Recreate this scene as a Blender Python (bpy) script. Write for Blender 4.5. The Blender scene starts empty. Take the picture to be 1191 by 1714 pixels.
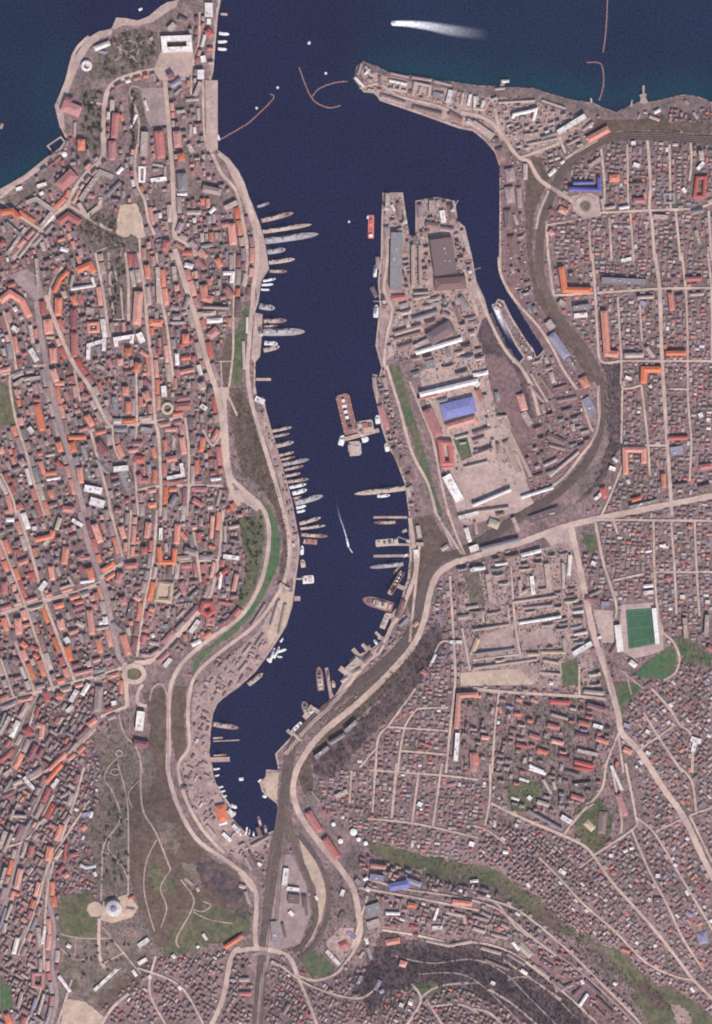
import bpy, bmesh, math, random
import numpy as np
from math import radians as R

# ------------------------------------------------------------------ camera, world, sun, exposure
S = 1.7                                  # metres per photo pixel
CX, CY = 595.5, 857.0
rnd = random.Random(7)
SC = bpy.context.scene
COL = SC.collection
CAM_H = 14000.0
cd = bpy.data.cameras.new('camera'); cam = bpy.data.objects.new('camera', cd); COL.objects.link(cam)
cam.location = (0, 0, CAM_H); cd.sensor_fit = 'VERTICAL'
cd.angle = 2*math.atan(1714*S/2/(CAM_H-8)); cd.clip_start = 10; cd.clip_end = 60000
SC.camera = cam
SUN_EL, SUN_AZ = 41, 162                 # azimuth clockwise from north (picture up)
w = bpy.data.worlds.new('World'); SC.world = w; w.use_nodes = True
nt = w.node_tree; bg = nt.nodes['Background']
sky = nt.nodes.new('ShaderNodeTexSky'); sky.sky_type = 'NISHITA'; sky.sun_disc = False
sky.sun_elevation = R(SUN_EL); sky.sun_rotation = R(SUN_AZ)
nt.links.new(sky.outputs[0], bg.inputs[0]); bg.inputs[1].default_value = 0.12
sd = bpy.data.lights.new('sun', 'SUN'); sd.energy = 4.0; sd.angle = R(0.5); sd.color = (1, .905, .85)
sun = bpy.data.objects.new('sun', sd); COL.objects.link(sun)
sun.rotation_euler = (R(90-SUN_EL), 0, R(180-SUN_AZ))
SC.view_settings.view_transform = 'Standard'; SC.view_settings.look = 'None'
SC.view_settings.exposure = 0.48; SC.view_settings.gamma = 1
SC.render.engine = 'CYCLES'
SC.cycles.filter_width = 1.9

# ------------------------------------------------------------------ coordinates
K = 400/1191
OX = [0, 400, 791]; OY = [0, 430, 860, 1284]
def tp(c, r, x, y): return (OX[c]+x*K, OY[r]+y*K)
def W(p): return ((p[0]-CX)*S, (CY-p[1])*S)

# ------------------------------------------------------------------ materials
MATS = {}
def mat(name, col, rough=.9, var=.0, scale=.15, amp=.25, island=False, rand=False, col2=None, scale2=.02, spec=.2, bump=0):
    m = bpy.data.materials.new(name); m.use_nodes = True
    n = m.node_tree.nodes; l = m.node_tree.links; b = n['Principled BSDF']
    b.inputs['Roughness'].default_value = rough; b.inputs['Specular IOR Level'].default_value = spec
    g = n.new('ShaderNodeNewGeometry')
    nz = n.new('ShaderNodeTexNoise'); nz.inputs['Scale'].default_value = scale; nz.inputs['Detail'].default_value = 4
    nz.inputs['Roughness'].default_value = .65
    l.new(g.outputs['Position'], nz.inputs['Vector'])
    mr = n.new('ShaderNodeMapRange'); mr.inputs[1].default_value = .3; mr.inputs[2].default_value = .7
    mr.inputs[3].default_value = 1-amp; mr.inputs[4].default_value = 1+amp
    l.new(nz.outputs[0], mr.inputs[0])
    src = None
    if col2:
        n2 = n.new('ShaderNodeTexNoise'); n2.inputs['Scale'].default_value = scale2; n2.inputs['Detail'].default_value = 6
        n2.inputs['Roughness'].default_value = .6
        l.new(g.outputs['Position'], n2.inputs['Vector'])
        r2 = n.new('ShaderNodeMapRange'); r2.inputs[1].default_value = .4; r2.inputs[2].default_value = .6
        l.new(n2.outputs[0], r2.inputs[0])
        mx = n.new('ShaderNodeMix'); mx.data_type = 'RGBA'
        mx.inputs[6].default_value = (*col, 1); mx.inputs[7].default_value = (*col2, 1)
        l.new(r2.outputs[0], mx.inputs[0]); src = mx.outputs[2]
    hs = n.new('ShaderNodeHueSaturation'); hs.inputs['Color'].default_value = (*col, 1)
    if src: l.new(src, hs.inputs['Color'])
    val = mr.outputs[0]
    if var:
        if island: ro = g.outputs['Random Per Island']
        else: oi = n.new('ShaderNodeObjectInfo'); ro = oi.outputs['Random']
        m2 = n.new('ShaderNodeMapRange'); m2.inputs[3].default_value = 1-var; m2.inputs[4].default_value = 1+var
        l.new(ro, m2.inputs[0])
        mm = n.new('ShaderNodeMath'); mm.operation = 'MULTIPLY'
        l.new(val, mm.inputs[0]); l.new(m2.outputs[0], mm.inputs[1]); val = mm.outputs[0]
        # hue drift
        fr = n.new('ShaderNodeMath'); fr.operation = 'MULTIPLY'; fr.inputs[1].default_value = 7.31; l.new(ro, fr.inputs[0])
        f2 = n.new('ShaderNodeMath'); f2.operation = 'FRACT'; l.new(fr.outputs[0], f2.inputs[0])
        m3 = n.new('ShaderNodeMapRange'); m3.inputs[3].default_value = .75; m3.inputs[4].default_value = 1.15
        l.new(f2.outputs[0], m3.inputs[0]); l.new(m3.outputs[0], hs.inputs['Saturation'])
    l.new(val, hs.inputs['Value']); l.new(hs.outputs[0], b.inputs['Base Color'])
    if bump:
        bp = n.new('ShaderNodeBump'); bp.inputs['Strength'].default_value = bump; bp.inputs['Distance'].default_value = 1.5
        l.new(nz.outputs[0], bp.inputs['Height']); l.new(bp.outputs[0], b.inputs['Normal'])
    MATS[name] = m
    return m
RC = dict(o=(.50,.17,.105), r=(.36,.105,.09), d=(.20,.075,.085), b=(.19,.115,.10), g=(.205,.185,.19),
          p=(.36,.275,.235), w=(.60,.55,.52), u=(.10,.11,.34), l=(.22,.20,.27), k=(.13,.088,.09),
          s=(.42,.33,.225), m=(.28,.20,.19))
RW = dict(o='orange-roofed', r='red-roofed', d='dark red-roofed', b='brown-roofed', g='grey-roofed', p='beige-roofed',
          w='white-roofed', u='blue-roofed', l='lilac-roofed', k='dark-roofed', s='sandy-roofed', m='dull pink-roofed')
for k_, c_ in RC.items():
    mat('roof_'+k_, c_, .8, .16, .3, .25, col2=tuple(q*.72+.03 for q in c_), scale2=.09)
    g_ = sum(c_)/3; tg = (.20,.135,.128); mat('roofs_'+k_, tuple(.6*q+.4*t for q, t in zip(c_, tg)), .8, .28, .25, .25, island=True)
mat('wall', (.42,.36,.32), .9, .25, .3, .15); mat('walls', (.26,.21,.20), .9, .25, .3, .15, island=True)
mat('glass', (.05,.06,.08), .2, 0, .3, .1, spec=.5)
EARTH = mat('earth', (.215,.142,.138), .95, 0, .12, .5, col2=(.135,.102,.092), scale2=.016, bump=.3)
mat('quay', (.40,.295,.245), .9, 0, .12, .25, col2=(.30,.215,.19), scale2=.02)
mat('rock', (.17,.12,.11), .95, 0, .1, .4, col2=(.11,.085,.085), scale2=.03, bump=.5)
mat('road', (.46,.34,.28), .9, 0, .12, .22, col2=(.34,.25,.215), scale2=.015)
mat('street', (.45,.335,.275), .9, 0, .14, .25, col2=(.34,.25,.21), scale2=.02)
mat('asphalt', (.29,.215,.20), .9, 0, .1, .2, col2=(.23,.17,.165), scale2=.03)
mat('path', (.36,.265,.23), .9, 0, .1, .2, col2=(.27,.195,.17), scale2=.04)
mat('plaza', (.39,.285,.245), .9, 0, .1, .2, col2=(.32,.235,.21), scale2=.02)
mat('sand', (.43,.32,.24), .9, 0, .1, .2, col2=(.35,.26,.20), scale2=.03)
mat('yard', (.33,.235,.205), .9, 0, .09, .28, col2=(.25,.175,.16), scale2=.03)
mat('brownyard', (.19,.115,.11), .9, 0, .09, .35, col2=(.15,.095,.10), scale2=.03)
mat('scrub', (.115,.078,.062), .95, 0, .1, .35, col2=(.082,.062,.046), scale2=.03, bump=.6)
mat('darkscrub', (.115,.075,.075), .95, 0, .1, .5, col2=(.06,.046,.05), scale2=.03, bump=.5)
mat('olive', (.12,.105,.062), .95, 0, .1, .35, col2=(.075,.08,.045), scale2=.03, bump=.3)
mat('park', (.10,.085,.065), .95, 0, .1, .45, col2=(.165,.12,.10), scale2=.03, bump=.3)
mat('green', (.062,.095,.045), .95, 0, .08, .35, col2=(.105,.095,.06), scale2=.02, bump=.2)
mat('brightgreen', (.05,.11,.045), .95, 0, .08, .3, col2=(.085,.10,.055), scale2=.03)
mat('turf', (.042,.10,.055), .95, 0, .06, .18)
mat('ballast', (.12,.085,.07), .95, 0, .1, .3, col2=(.085,.065,.06), scale2=.03)
mat('rail', (.15,.11,.098), .8, 0, .1, .2)
mat('hull_grey', (.36,.33,.33), .6, .12, .2, .15); mat('hull_rust', (.26,.12,.095), .8, .15, .2, .3)
mat('hull_white', (.62,.60,.58), .5, .05, .2, .08); mat('hull_red', (.58,.10,.055), .6, .05, .2, .1)
mat('hull_beige', (.42,.33,.28), .8, .12, .2, .2); mat('hull_dark', (.09,.08,.1), .6, .1, .2, .2)
mat('deck_grey', (.27,.235,.235), .9, .15, .2, .25); mat('deck_rust', (.25,.14,.115), .9, .15, .2, .35)
mat('deck_white', (.6,.57,.55), .8, .05, .2, .1); mat('deck_red', (.5,.085,.05), .7, .05, .2, .1)
mat('deck_beige', (.40,.30,.24), .9, .15, .2, .3)
mat('steel', (.5,.47,.45), .6, .1, .2, .1)
mat('boom', (.26,.15,.13), .8, 0, .2, .3)
mat('crown', (.105,.088,.066), .95, .3, .4, .3, island=False); mat('crown_dark', (.05,.058,.045), .95, .3, .4, .3)
mat('crowns', (.065,.055,.046), .95, .4, .4, .3, island=True); mat('crowns_green', (.05,.058,.038), .95, .4, .4, .3, island=True)
mat('bark', (.12,.09,.07), .95); mat('white_line', (.4,.45,.4), .8)

def water_mat():
    m = bpy.data.materials.new('water'); m.use_nodes = True
    n = m.node_tree.nodes; l = m.node_tree.links; b = n['Principled BSDF']
    b.inputs['Roughness'].default_value = .22; b.inputs['Specular IOR Level'].default_value = .5
    g = n.new('ShaderNodeNewGeometry')
    at = n.new('ShaderNodeAttribute'); at.attribute_name = 'shoal'
    nz = n.new('ShaderNodeTexNoise'); nz.inputs['Scale'].default_value = .16; nz.inputs['Detail'].default_value = 2
    l.new(g.outputs['Position'], nz.inputs['Vector'])
    n2 = n.new('ShaderNodeTexNoise'); n2.inputs['Scale'].default_value = .004; n2.inputs['Detail'].default_value = 5
    l.new(g.outputs['Position'], n2.inputs['Vector'])
    mx = n.new('ShaderNodeMix'); mx.data_type = 'RGBA'
    mx.inputs[6].default_value = (.0065,.0085,.031, 1); mx.inputs[7].default_value = (.002,.026,.042, 1)
    l.new(at.outputs['Fac'], mx.inputs[0])
    r = n.new('ShaderNodeMapRange'); r.inputs[1].default_value = .3; r.inputs[2].default_value = .7; r.inputs[3].default_value = .5; r.inputs[4].default_value = 1.5
    l.new(nz.outputs[0], r.inputs[0])
    r2 = n.new('ShaderNodeMapRange'); r2.inputs[1].default_value = .3; r2.inputs[2].default_value = .7; r2.inputs[3].default_value = .88; r2.inputs[4].default_value = 1.12
    l.new(n2.outputs[0], r2.inputs[0])
    mm = n.new('ShaderNodeMath'); mm.operation = 'MULTIPLY'; l.new(r.outputs[0], mm.inputs[0]); l.new(r2.outputs[0], mm.inputs[1])
    hs = n.new('ShaderNodeHueSaturation'); l.new(mx.outputs[2], hs.inputs['Color']); l.new(mm.outputs[0], hs.inputs['Value'])
    l.new(hs.outputs[0], b.inputs['Base Color'])
    bp = n.new('ShaderNodeBump'); bp.inputs['Strength'].default_value = .25; bp.inputs['Distance'].default_value = .6
    l.new(nz.outputs[0], bp.inputs['Height']); l.new(bp.outputs[0], b.inputs['Normal'])
    MATS['water'] = m
water_mat()

# ------------------------------------------------------------------ mesh helpers
def obj(name, v, f, m, parent=None, loc=(0,0,0), kind=None, label=None, cat=None, group=None, midx=None, smooth=False):
    me = bpy.data.meshes.new(name); me.from_pydata([tuple(map(float, q)) for q in v], [], [tuple(map(int, q)) for q in f])
    for mm in (m if isinstance(m, (list, tuple)) else [m]): me.materials.append(MATS[mm])
    if midx is not None: me.polygons.foreach_set('material_index', midx)
    if smooth: me.shade_smooth()
    me.update()
    o = bpy.data.objects.new(name, me); COL.objects.link(o); o.location = loc
    if parent: o.parent = parent
    if kind: o['kind'] = kind
    if label: o['label'] = label
    if cat: o['category'] = cat
    if group: o['group'] = group
    return o
def empty(name, loc, label=None, cat=None, group=None):
    o = bpy.data.objects.new(name, None); COL.objects.link(o); o.location = loc; o.empty_display_size = 5
    if label: o['label'] = label
    if cat: o['category'] = cat
    if group: o['group'] = group
    return o
def box(v, f, x0, x1, y0, y1, z0, z1, M=None):
    b = len(v)
    for z in (z0, z1):
        for x, y in ((x0,y0),(x1,y0),(x1,y1),(x0,y1)):
            v.append((x, y, z) if M is None else M(x, y, z))
    f += [(b,b+3,b+2,b+1),(b+4,b+5,b+6,b+7),(b,b+1,b+5,b+4),(b+1,b+2,b+6,b+5),(b+2,b+3,b+7,b+6),(b+3,b,b+4,b+7)]
def cyl(v, f, x, y, r0, r1, z0, z1, n=12):
    b = len(v)
    for z, r in ((z0,r0),(z1,r1)):
        for i in range(n):
            a = 2*math.pi*i/n; v.append((x+r*math.cos(a), y+r*math.sin(a), z))
    for i in range(n):
        j = (i+1) % n; f.append((b+i, b+j, b+n+j, b+n+i))
    f.append(tuple(b+n+i for i in range(n)))

# ------------------------------------------------------------------ coastline
def P(s, c=None, r=None):
    a = [float(t) for t in s.replace(',', ' ').split()]
    pts = list(zip(a[0::2], a[1::2]))
    return pts if c is None else [tp(c, r, x, y) for x, y in pts]
COAST = (P("-420 560 -200 420 -60 345 0 316 40 293 76 264 100 247 110 232 101 214 94 190 91 176 104 150 112 120 126 92 145 64 165 52 186 47 194 29 210 30 230 34 248 27 268 10 280 3 300 -2 330 -60 372 -60 369 0 364 27 362 54 359 87 357 118 353 134 364 134 364 200 364 250 383 265 400 287 411 319 421 339 434 373 443 403 447 430 450 450 437 470 432 507 426 523 439 526 438 560 435 596 427 606 427 645 430 664 441 664 445 686 455 722 467 762 477 796 489 840 494 867 501 904 501 927 496 961 492 992 489 1014 479 1048 454 1088 427 1125 400 1150 376 1166 363 1179 356 1196 353 1216 349 1263 354 1290 361 1311 376 1334 388 1352 384 1368 394 1382 402 1394 418 1402 440 1398 458 1390 464 1375 463 1345 450 1336 438 1325 434 1311 444 1300 445 1288 466 1290 460 1262 487 1233 511 1216 534 1192 558 1172 588 1145 571 1141 585 1108 601 1095 618 1088 632 1078 648 1061 655 1038 669 1008 682 967 685 937 684 860 677 810 662 769 648 746 638 715 632 682 623 645 623 626 635 628 638 615 628 578 632 541 635 507 632 470 637 430 638 369 640 322 674 322 680 363 685 394 695 393 695 336 729 329 761 336 766 369 778 380 790 430 797 470 811 500 820 535 835 560 851 587 869 606")
 + P("876 598 862 577 846 545 834 518 826 512 833 500 843 503 856 530 872 556 884 574 893 585 898 598 906 590 915 578 905 561 888 537 865 511 848 487 836 457 835 430 836 336 836 279 828 255 811 235 791 219 769 215 702 191 635 168 628 156 608 154 601 144 591 131 598 111 608 102 628 111 652 121 702 128 753 136 800 143 825 144 892 148 925 158 959 168 993 172 1010 180 1033 188 1055 176 1070 171 1090 172 1113 165 1144 158 1170 162 1191 171 1280 168 1600 150 1600 2150 -420 2150"))
NX0, NY0, NX1, NY1 = -420, -60, 1600, 2150      # raster window, photo pixels
RW_, RH_ = NX1-NX0, NY1-NY0
def raster(poly):
    """even-odd fill on the 1 px raster, returns (y0,x0,mask)"""
    xs = [p[0] for p in poly]; ys = [p[1] for p in poly]
    x0 = max(NX0, int(min(xs))-1); x1 = min(NX1, int(max(xs))+2); y0 = max(NY0, int(min(ys))-1); y1 = min(NY1, int(max(ys))+2)
    if x1 <= x0 or y1 <= y0: return 0, 0, np.zeros((1,1), bool)
    X, Y = np.meshgrid(np.arange(x0, x1)+.5, np.arange(y0, y1)+.5)
    m = np.zeros(X.shape, bool); n = len(poly)
    for i in range(n):
        (ax, ay), (bx, by) = poly[i], poly[(i+1) % n]
        if ay == by: continue
        c = (ay > Y) != (by > Y)
        m ^= c & (X < (bx-ax)*(Y-ay)/(by-ay)+ax)
    return y0-NY0, x0-NX0, m
LAND = np.zeros((RH_, RW_), bool)
a_, b_, m_ = raster(COAST); LAND[a_:a_+m_.shape[0], b_:b_+m_.shape[1]] = m_
# distance (photo px, coarse) to the sea, at 3 px
G = 3
gx = np.arange(NX0, NX1, G); gy = np.arange(NY0, NY1, G)
LG = LAND[np.ix_(gy-NY0, gx-NX0)]
def blur(a, k):
    for ax in (0, 1):
        p = np.pad(a, [(k, k) if i == ax else (0, 0) for i in (0, 1)], mode='edge')
        c = np.cumsum(p, axis=ax); c = np.insert(c, 0, 0, axis=ax)
        a = (np.take(c, np.arange(2*k+1, c.shape[ax]), axis=ax)-np.take(c, np.arange(0, c.shape[ax]-2*k-1), axis=ax))/(2*k+1)
    return a
def steps(mask, n):
    d = np.zeros(mask.shape); cur = mask.copy()
    for i in range(n):
        d += cur
        c = cur.copy(); c[1:] &= cur[:-1]; c[:-1] &= cur[1:]; c[:, 1:] &= cur[:, :-1]; c[:, :-1] &= cur[:, 1:]
        cur = c
    return d*G
DL = steps(LG, 24); DW = steps(~LG, 30)
GXm, GYm = np.meshgrid(gx.astype(float), gy.astype(float))
def segd(X, Y, a, b):
    dx, dy = b[0]-a[0], b[1]-a[1]; L = dx*dx+dy*dy or 1
    t = np.clip(((X-a[0])*dx+(Y-a[1])*dy)/L, 0, 1)
    return np.hypot(X-a[0]-t*dx, Y-a[1]-t*dy)
def pathd(X, Y, pts):
    d = segd(X, Y, pts[0], pts[1])
    for i in range(1, len(pts)-1): d = np.minimum(d, segd(X, Y, pts[i], pts[i+1]))
    return d
RAIL_LOOP = P("1320 215 1191 233 1100 228 1030 230 999 240 970 258 945 283 930 310 918 340 907 375 903 420 905 460 920 505 945 545 975 580 998 620 1008 665 1004 715 992 755 970 790 940 820 905 845 880 858")
RAIL_MAIN = P("905 845 860 872 800 910 765 928 735 938 716 962 706 1000 694 1045 672 1082 630 1122 570 1167 512 1217 487 1255 480 1300 472 1360 461 1430 450 1520 440 1600 430 1720 420 1900")
VAL1 = P("560 1395 650 1430 740 1450 830 1470 900 1520 970 1580 1040 1640 1120 1700 1240 1800")
VAL2 = P("590 1600 660 1590 760 1585 840 1610 930 1665 1010 1714 1150 1830")
def ridges(X, Y):
    h = np.zeros_like(X)
    for pts, amp, sg in ((P("210 300 205 1000"), 20, 95), (P("190 1525 230 1400"), 34, 85), (P("100 1150 20 1500"), 10, 90),
                         (P("800 1240 1120 1240"), 16, 130), (P("1120 350 1120 900"), 10, 120), (P("640 1520 1120 1500"), 22, 110),
                         (P("760 1714 900 1760"), 30, 90), (P("960 170 1100 200"), 6, 40), (P("870 1000 870 1100"), 10, 90),
                         (P("620 1700 500 1720"), 22, 60)):
        h += amp*np.exp(-(pathd(X, Y, pts)/sg)**2)
    for pts, amp, sg in ((VAL1, 15, 26), (VAL2, 20, 30), (RAIL_LOOP, 4, 16), (RAIL_MAIN, 6, 18), (P("455 1400 440 1620"), 12, 45),
                         (P("250 1240 280 1400 340 1500"), 5, 30)):
        h -= amp*np.exp(-(pathd(X, Y, pts)/sg)**2)
    return np.maximum(h, 0)
f_ = np.clip((DL-9)/48, 0, 1); f_ = f_*f_*(3-2*f_)
HG = 2.95 + blur(f_*blur(ridges(GXm, GYm), 2), 2)
HG = np.where(DL < 6, 1.6, HG); HG = np.where(LG, HG, -6.0)
SLAB = 2.5
def H(x, y):
    u = (x-NX0)/G; v = (y-NY0)/G
    i = min(max(int(v), 0), HG.shape[0]-2); j = min(max(int(u), 0), HG.shape[1]-2); a = v-i; b = u-j
    z = (HG[i,j]*(1-a)*(1-b)+HG[i+1,j]*a*(1-b)+HG[i,j+1]*(1-a)*b+HG[i+1,j+1]*a*b)
    return max(SLAB, z)

# terrain sheet, shore slab, water
gxe = np.concatenate([[-9000], gx, [10000]]).astype(float); gye = np.concatenate([gy, [12000]]).astype(float)
hg = np.pad(HG, ((0,1),(1,1)), mode='edge')
Xe, Ye = np.meshgrid(gxe, gye)
vv = np.stack([(Xe.ravel()-CX)*S, (CY-Ye.ravel())*S, hg.ravel()], 1)
nr, nc = Xe.shape
ii, jj = np.meshgrid(np.arange(nr-1), np.arange(nc-1), indexing='ij'); q = (ii*nc+jj).ravel()
ff = np.stack([q, q+nc, q+nc+1, q+1], 1)
keep = (hg.ravel()[ff] > 0).any(1); ff = ff[keep]
def npmesh(name, v, f, m, **kw):
    me = bpy.data.meshes.new(name); n = len(v); k = f.shape[1]
    me.vertices.add(n); me.vertices.foreach_set('co', np.asarray(v, float).ravel())
    me.loops.add(f.size); me.loops.foreach_set('vertex_index', f.ravel().astype(np.int32))
    me.polygons.add(len(f)); me.polygons.foreach_set('loop_start', np.arange(0, f.size, k, dtype=np.int32))
    me.polygons.foreach_set('loop_total', np.full(len(f), k, np.int32))
    me.materials.append(MATS[m]); me.update(calc_edges=True); me.validate()
    o = bpy.data.objects.new(name, me); COL.objects.link(o)
    for a, b in kw.items(): o[a] = b
    return o
t_ = npmesh('ground', vv, ff, 'earth', kind='structure'); t_.data.shade_smooth()

def poly_slab(name, pts, z0, z1, m, kind='structure', parent=None, **kw):
    bm = bmesh.new(); vs = [bm.verts.new((*W(p), z1)) for p in pts]
    es = [bm.edges.new((vs[i], vs[(i+1) % len(vs)])) for i in range(len(vs))]
    bmesh.ops.triangle_fill(bm, edges=es, use_beauty=True, use_dissolve=False, normal=(0,0,1))
    for i in range(len(vs)):
        a, b = vs[i], vs[(i+1) % len(vs)]
        c = bm.verts.new((b.co.x, b.co.y, z0)); d = bm.verts.new((a.co.x, a.co.y, z0)); bm.faces.new((a, b, c, d))
    me = bpy.data.meshes.new(name); bm.to_mesh(me); bm.free(); me.materials.append(MATS[m])
    o = bpy.data.objects.new(name, me); COL.objects.link(o)
    if kind: o['kind'] = kind
    for a, b in kw.items(): o[a] = b
    if parent: o.parent = parent
    return o
poly_slab('shore', COAST, -8, SLAB, 'quay')
# water grid with a shoal attribute: pale teal over shallow ground outside the harbour
ws = 8; wx = np.concatenate([[-9000], np.arange(-420, 1600, ws), [10000]]).astype(float); wy = np.concatenate([[-9000], np.arange(-420, 2150, ws), [10000]]).astype(float)
Xw, Yw = np.meshgrid(wx, wy)
vw = np.stack([(Xw.ravel()-CX)*S, (CY-Yw.ravel())*S, np.zeros(Xw.size)], 1)
nr, nc = Xw.shape; ii, jj = np.meshgrid(np.arange(nr-1), np.arange(nc-1), indexing='ij'); q = (ii*nc+jj).ravel()
wo = npmesh('water', vw, np.stack([q, q+nc, q+nc+1, q+1], 1), 'water', kind='structure')
ds = blur(DW, 3)
sh = np.zeros(Xw.size)
for i, (x, y) in enumerate(zip(Xw.ravel(), Yw.ravel())):
    j = int(min(max((x-NX0)/G, 0), ds.shape[1]-1)); k = int(min(max((y-NY0)/G, 0), ds.shape[0]-1))
    d = ds[k, j]
    out = max(0, min(1, (x-560)/120))*max(0, min(1, (175-y+ (x-600)*.04)/30)) + max(0, min(1, (150-x)/90))
    base = .3*min(1, out)
    sh[i] = base + min(1, out)*max(0, 1-d/62)*.8
at = wo.data.attributes.new('shoal', 'FLOAT', 'POINT'); at.data.foreach_set('value', sh.astype(np.float32))

# ------------------------------------------------------------------ land cover sheets and roads
OCC = ~LAND                                # what is taken
def stamp_poly(pts):
    a, b, m = raster(pts); OCC[a:a+m.shape[0], b:b+m.shape[1]] |= m
def stamp_path(pts, w):
    for a, b in zip(pts[:-1], pts[1:]):
        x0 = int(min(a[0], b[0])-w)-1-NX0; x1 = int(max(a[0], b[0])+w)+2-NX0; y0 = int(min(a[1], b[1])-w)-1-NY0; y1 = int(max(a[1], b[1])+w)+2-NY0
        x0 = max(0, x0); y0 = max(0, y0); x1 = min(RW_, x1); y1 = min(RH_, y1)
        if x1 <= x0 or y1 <= y0: continue
        X, Y = np.meshgrid(np.arange(x0, x1)+NX0+.5, np.arange(y0, y1)+NY0+.5)
        OCC[y0:y1, x0:x1] |= segd(X, Y, a, b) < w/2
def smooth_path(pts, step=4, closed=False):
    """Catmull-Rom through the points"""
    if len(pts) < 3: 
        out = []; a, b = pts; n = max(1, int(math.hypot(b[0]-a[0], b[1]-a[1])/step))
        return [(a[0]+(b[0]-a[0])*i/n, a[1]+(b[1]-a[1])*i/n) for i in range(n+1)]
    out = []; n = len(pts)
    rng = range(n if closed else n-1)
    for i in rng:
        if closed: p0, p1, p2, p3 = pts[i-1], pts[i], pts[(i+1) % n], pts[(i+2) % n]
        else: p0, p1, p2, p3 = pts[max(i-1, 0)], pts[i], pts[i+1], pts[min(i+2, n-1)]
        L = math.hypot(p2[0]-p1[0], p2[1]-p1[1]); k = max(1, int(L/step))
        for j in range(k):
            t = j/k
            out.append(tuple(.5*(2*p1[c]+(p2[c]-p0[c])*t+(2*p0[c]-5*p1[c]+4*p2[c]-p3[c])*t*t+(3*p1[c]-p0[c]-3*p2[c]+p3[c])*t**3) for c in (0, 1)))
    if not closed: out.append(pts[-1])
    return out
nsheet = 0
def sheet(name, pts, m, kind='structure', stamp=True, rough=0, **kw):
    global nsheet
    nsheet += 1; off = .25+.012*nsheet
    if stamp: stamp_poly(pts)
    if rough:
        q = []
        for i in range(len(pts)):
            a, b = pts[i], pts[(i+1) % len(pts)]; n = max(1, int(math.hypot(b[0]-a[0], b[1]-a[1])/5))
            for j in range(n):
                t = j/n; q.append((a[0]+(b[0]-a[0])*t+rnd.uniform(-rough, rough), a[1]+(b[1]-a[1])*t+rnd.uniform(-rough, rough)))
        pts = q
    bm = bmesh.new(); vs = [bm.verts.new((p[0], p[1], 0)) for p in pts]
    es = [bm.edges.new((vs[i], vs[(i+1) % len(vs)])) for i in range(len(vs))]
    bmesh.ops.triangle_fill(bm, edges=es, use_beauty=True, use_dissolve=False, normal=(0,0,1))
    xs = [p[0] for p in pts]; ys = [p[1] for p in pts]
    for k, lo, hi in ((0, min(xs), max(xs)), (1, min(ys), max(ys))):
        t = math.floor(lo/8)*8+8
        while t < hi:
            co = [0,0,0]; no = [0,0,0]; co[k] = t; no[k] = 1
            bmesh.ops.bisect_plane(bm, geom=bm.verts[:]+bm.edges[:]+bm.faces[:], plane_co=co, plane_no=no, dist=1e-4)
            t += 8
    for v in bm.verts:
        x, y = v.co.x, v.co.y; v.co = (*W((x, y)), H(x, y)+off)
    for f in bm.faces:
        f.normal_update()
        if f.normal.z < 0: f.normal_flip()
    me = bpy.data.meshes.new(name); bm.to_mesh(me); bm.free(); me.materials.append(MATS[m]); me.shade_smooth()
    o = bpy.data.objects.new(name, me); COL.objects.link(o)
    if kind: o['kind'] = kind
    for a, b in kw.items(): o[a] = b
    return o
nroad = 0
def strip(name, pts, w, m, off=None, kind='structure', closed=False, smooth=True, stamp=True, wob=0, pad=0, **kw):
    global nroad
    nroad += 1
    if off is None: off = 1.15+.006*nroad
    q = smooth_path(pts, 4, closed) if smooth else pts
    if stamp: stamp_path(q+([q[0]] if closed else []), w+pad)
    v = []; f = []; n = len(q)
    for i in range(n):
        a = q[i-1] if (closed or i) else q[0]; b = q[(i+1) % n] if (closed or i < n-1) else q[-1]
        dx, dy = b[0]-a[0], b[1]-a[1]; L = math.hypot(dx, dy) or 1; nx, ny = -dy/L, dx/L
        ww = w*(1+wob*rnd.uniform(-1, 1))/2
        zz = H(*q[i])+off
        for s in (-1, 0, 1):
            p = (q[i][0]+nx*ww*s, q[i][1]+ny*ww*s); v.append((*W(p), max(H(*p)+off, zz-.5)))
    for i in range(n if closed else n-1):
        a = i*3; b = ((i+1) % n)*3
        f += [(a, b, b+1, a+1), (a+1, b+1, b+2, a+2)]
    o = obj(name, v, f, m, kind=kind, smooth=True)
    for a, b in kw.items(): o[a] = b
    return o

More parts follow.
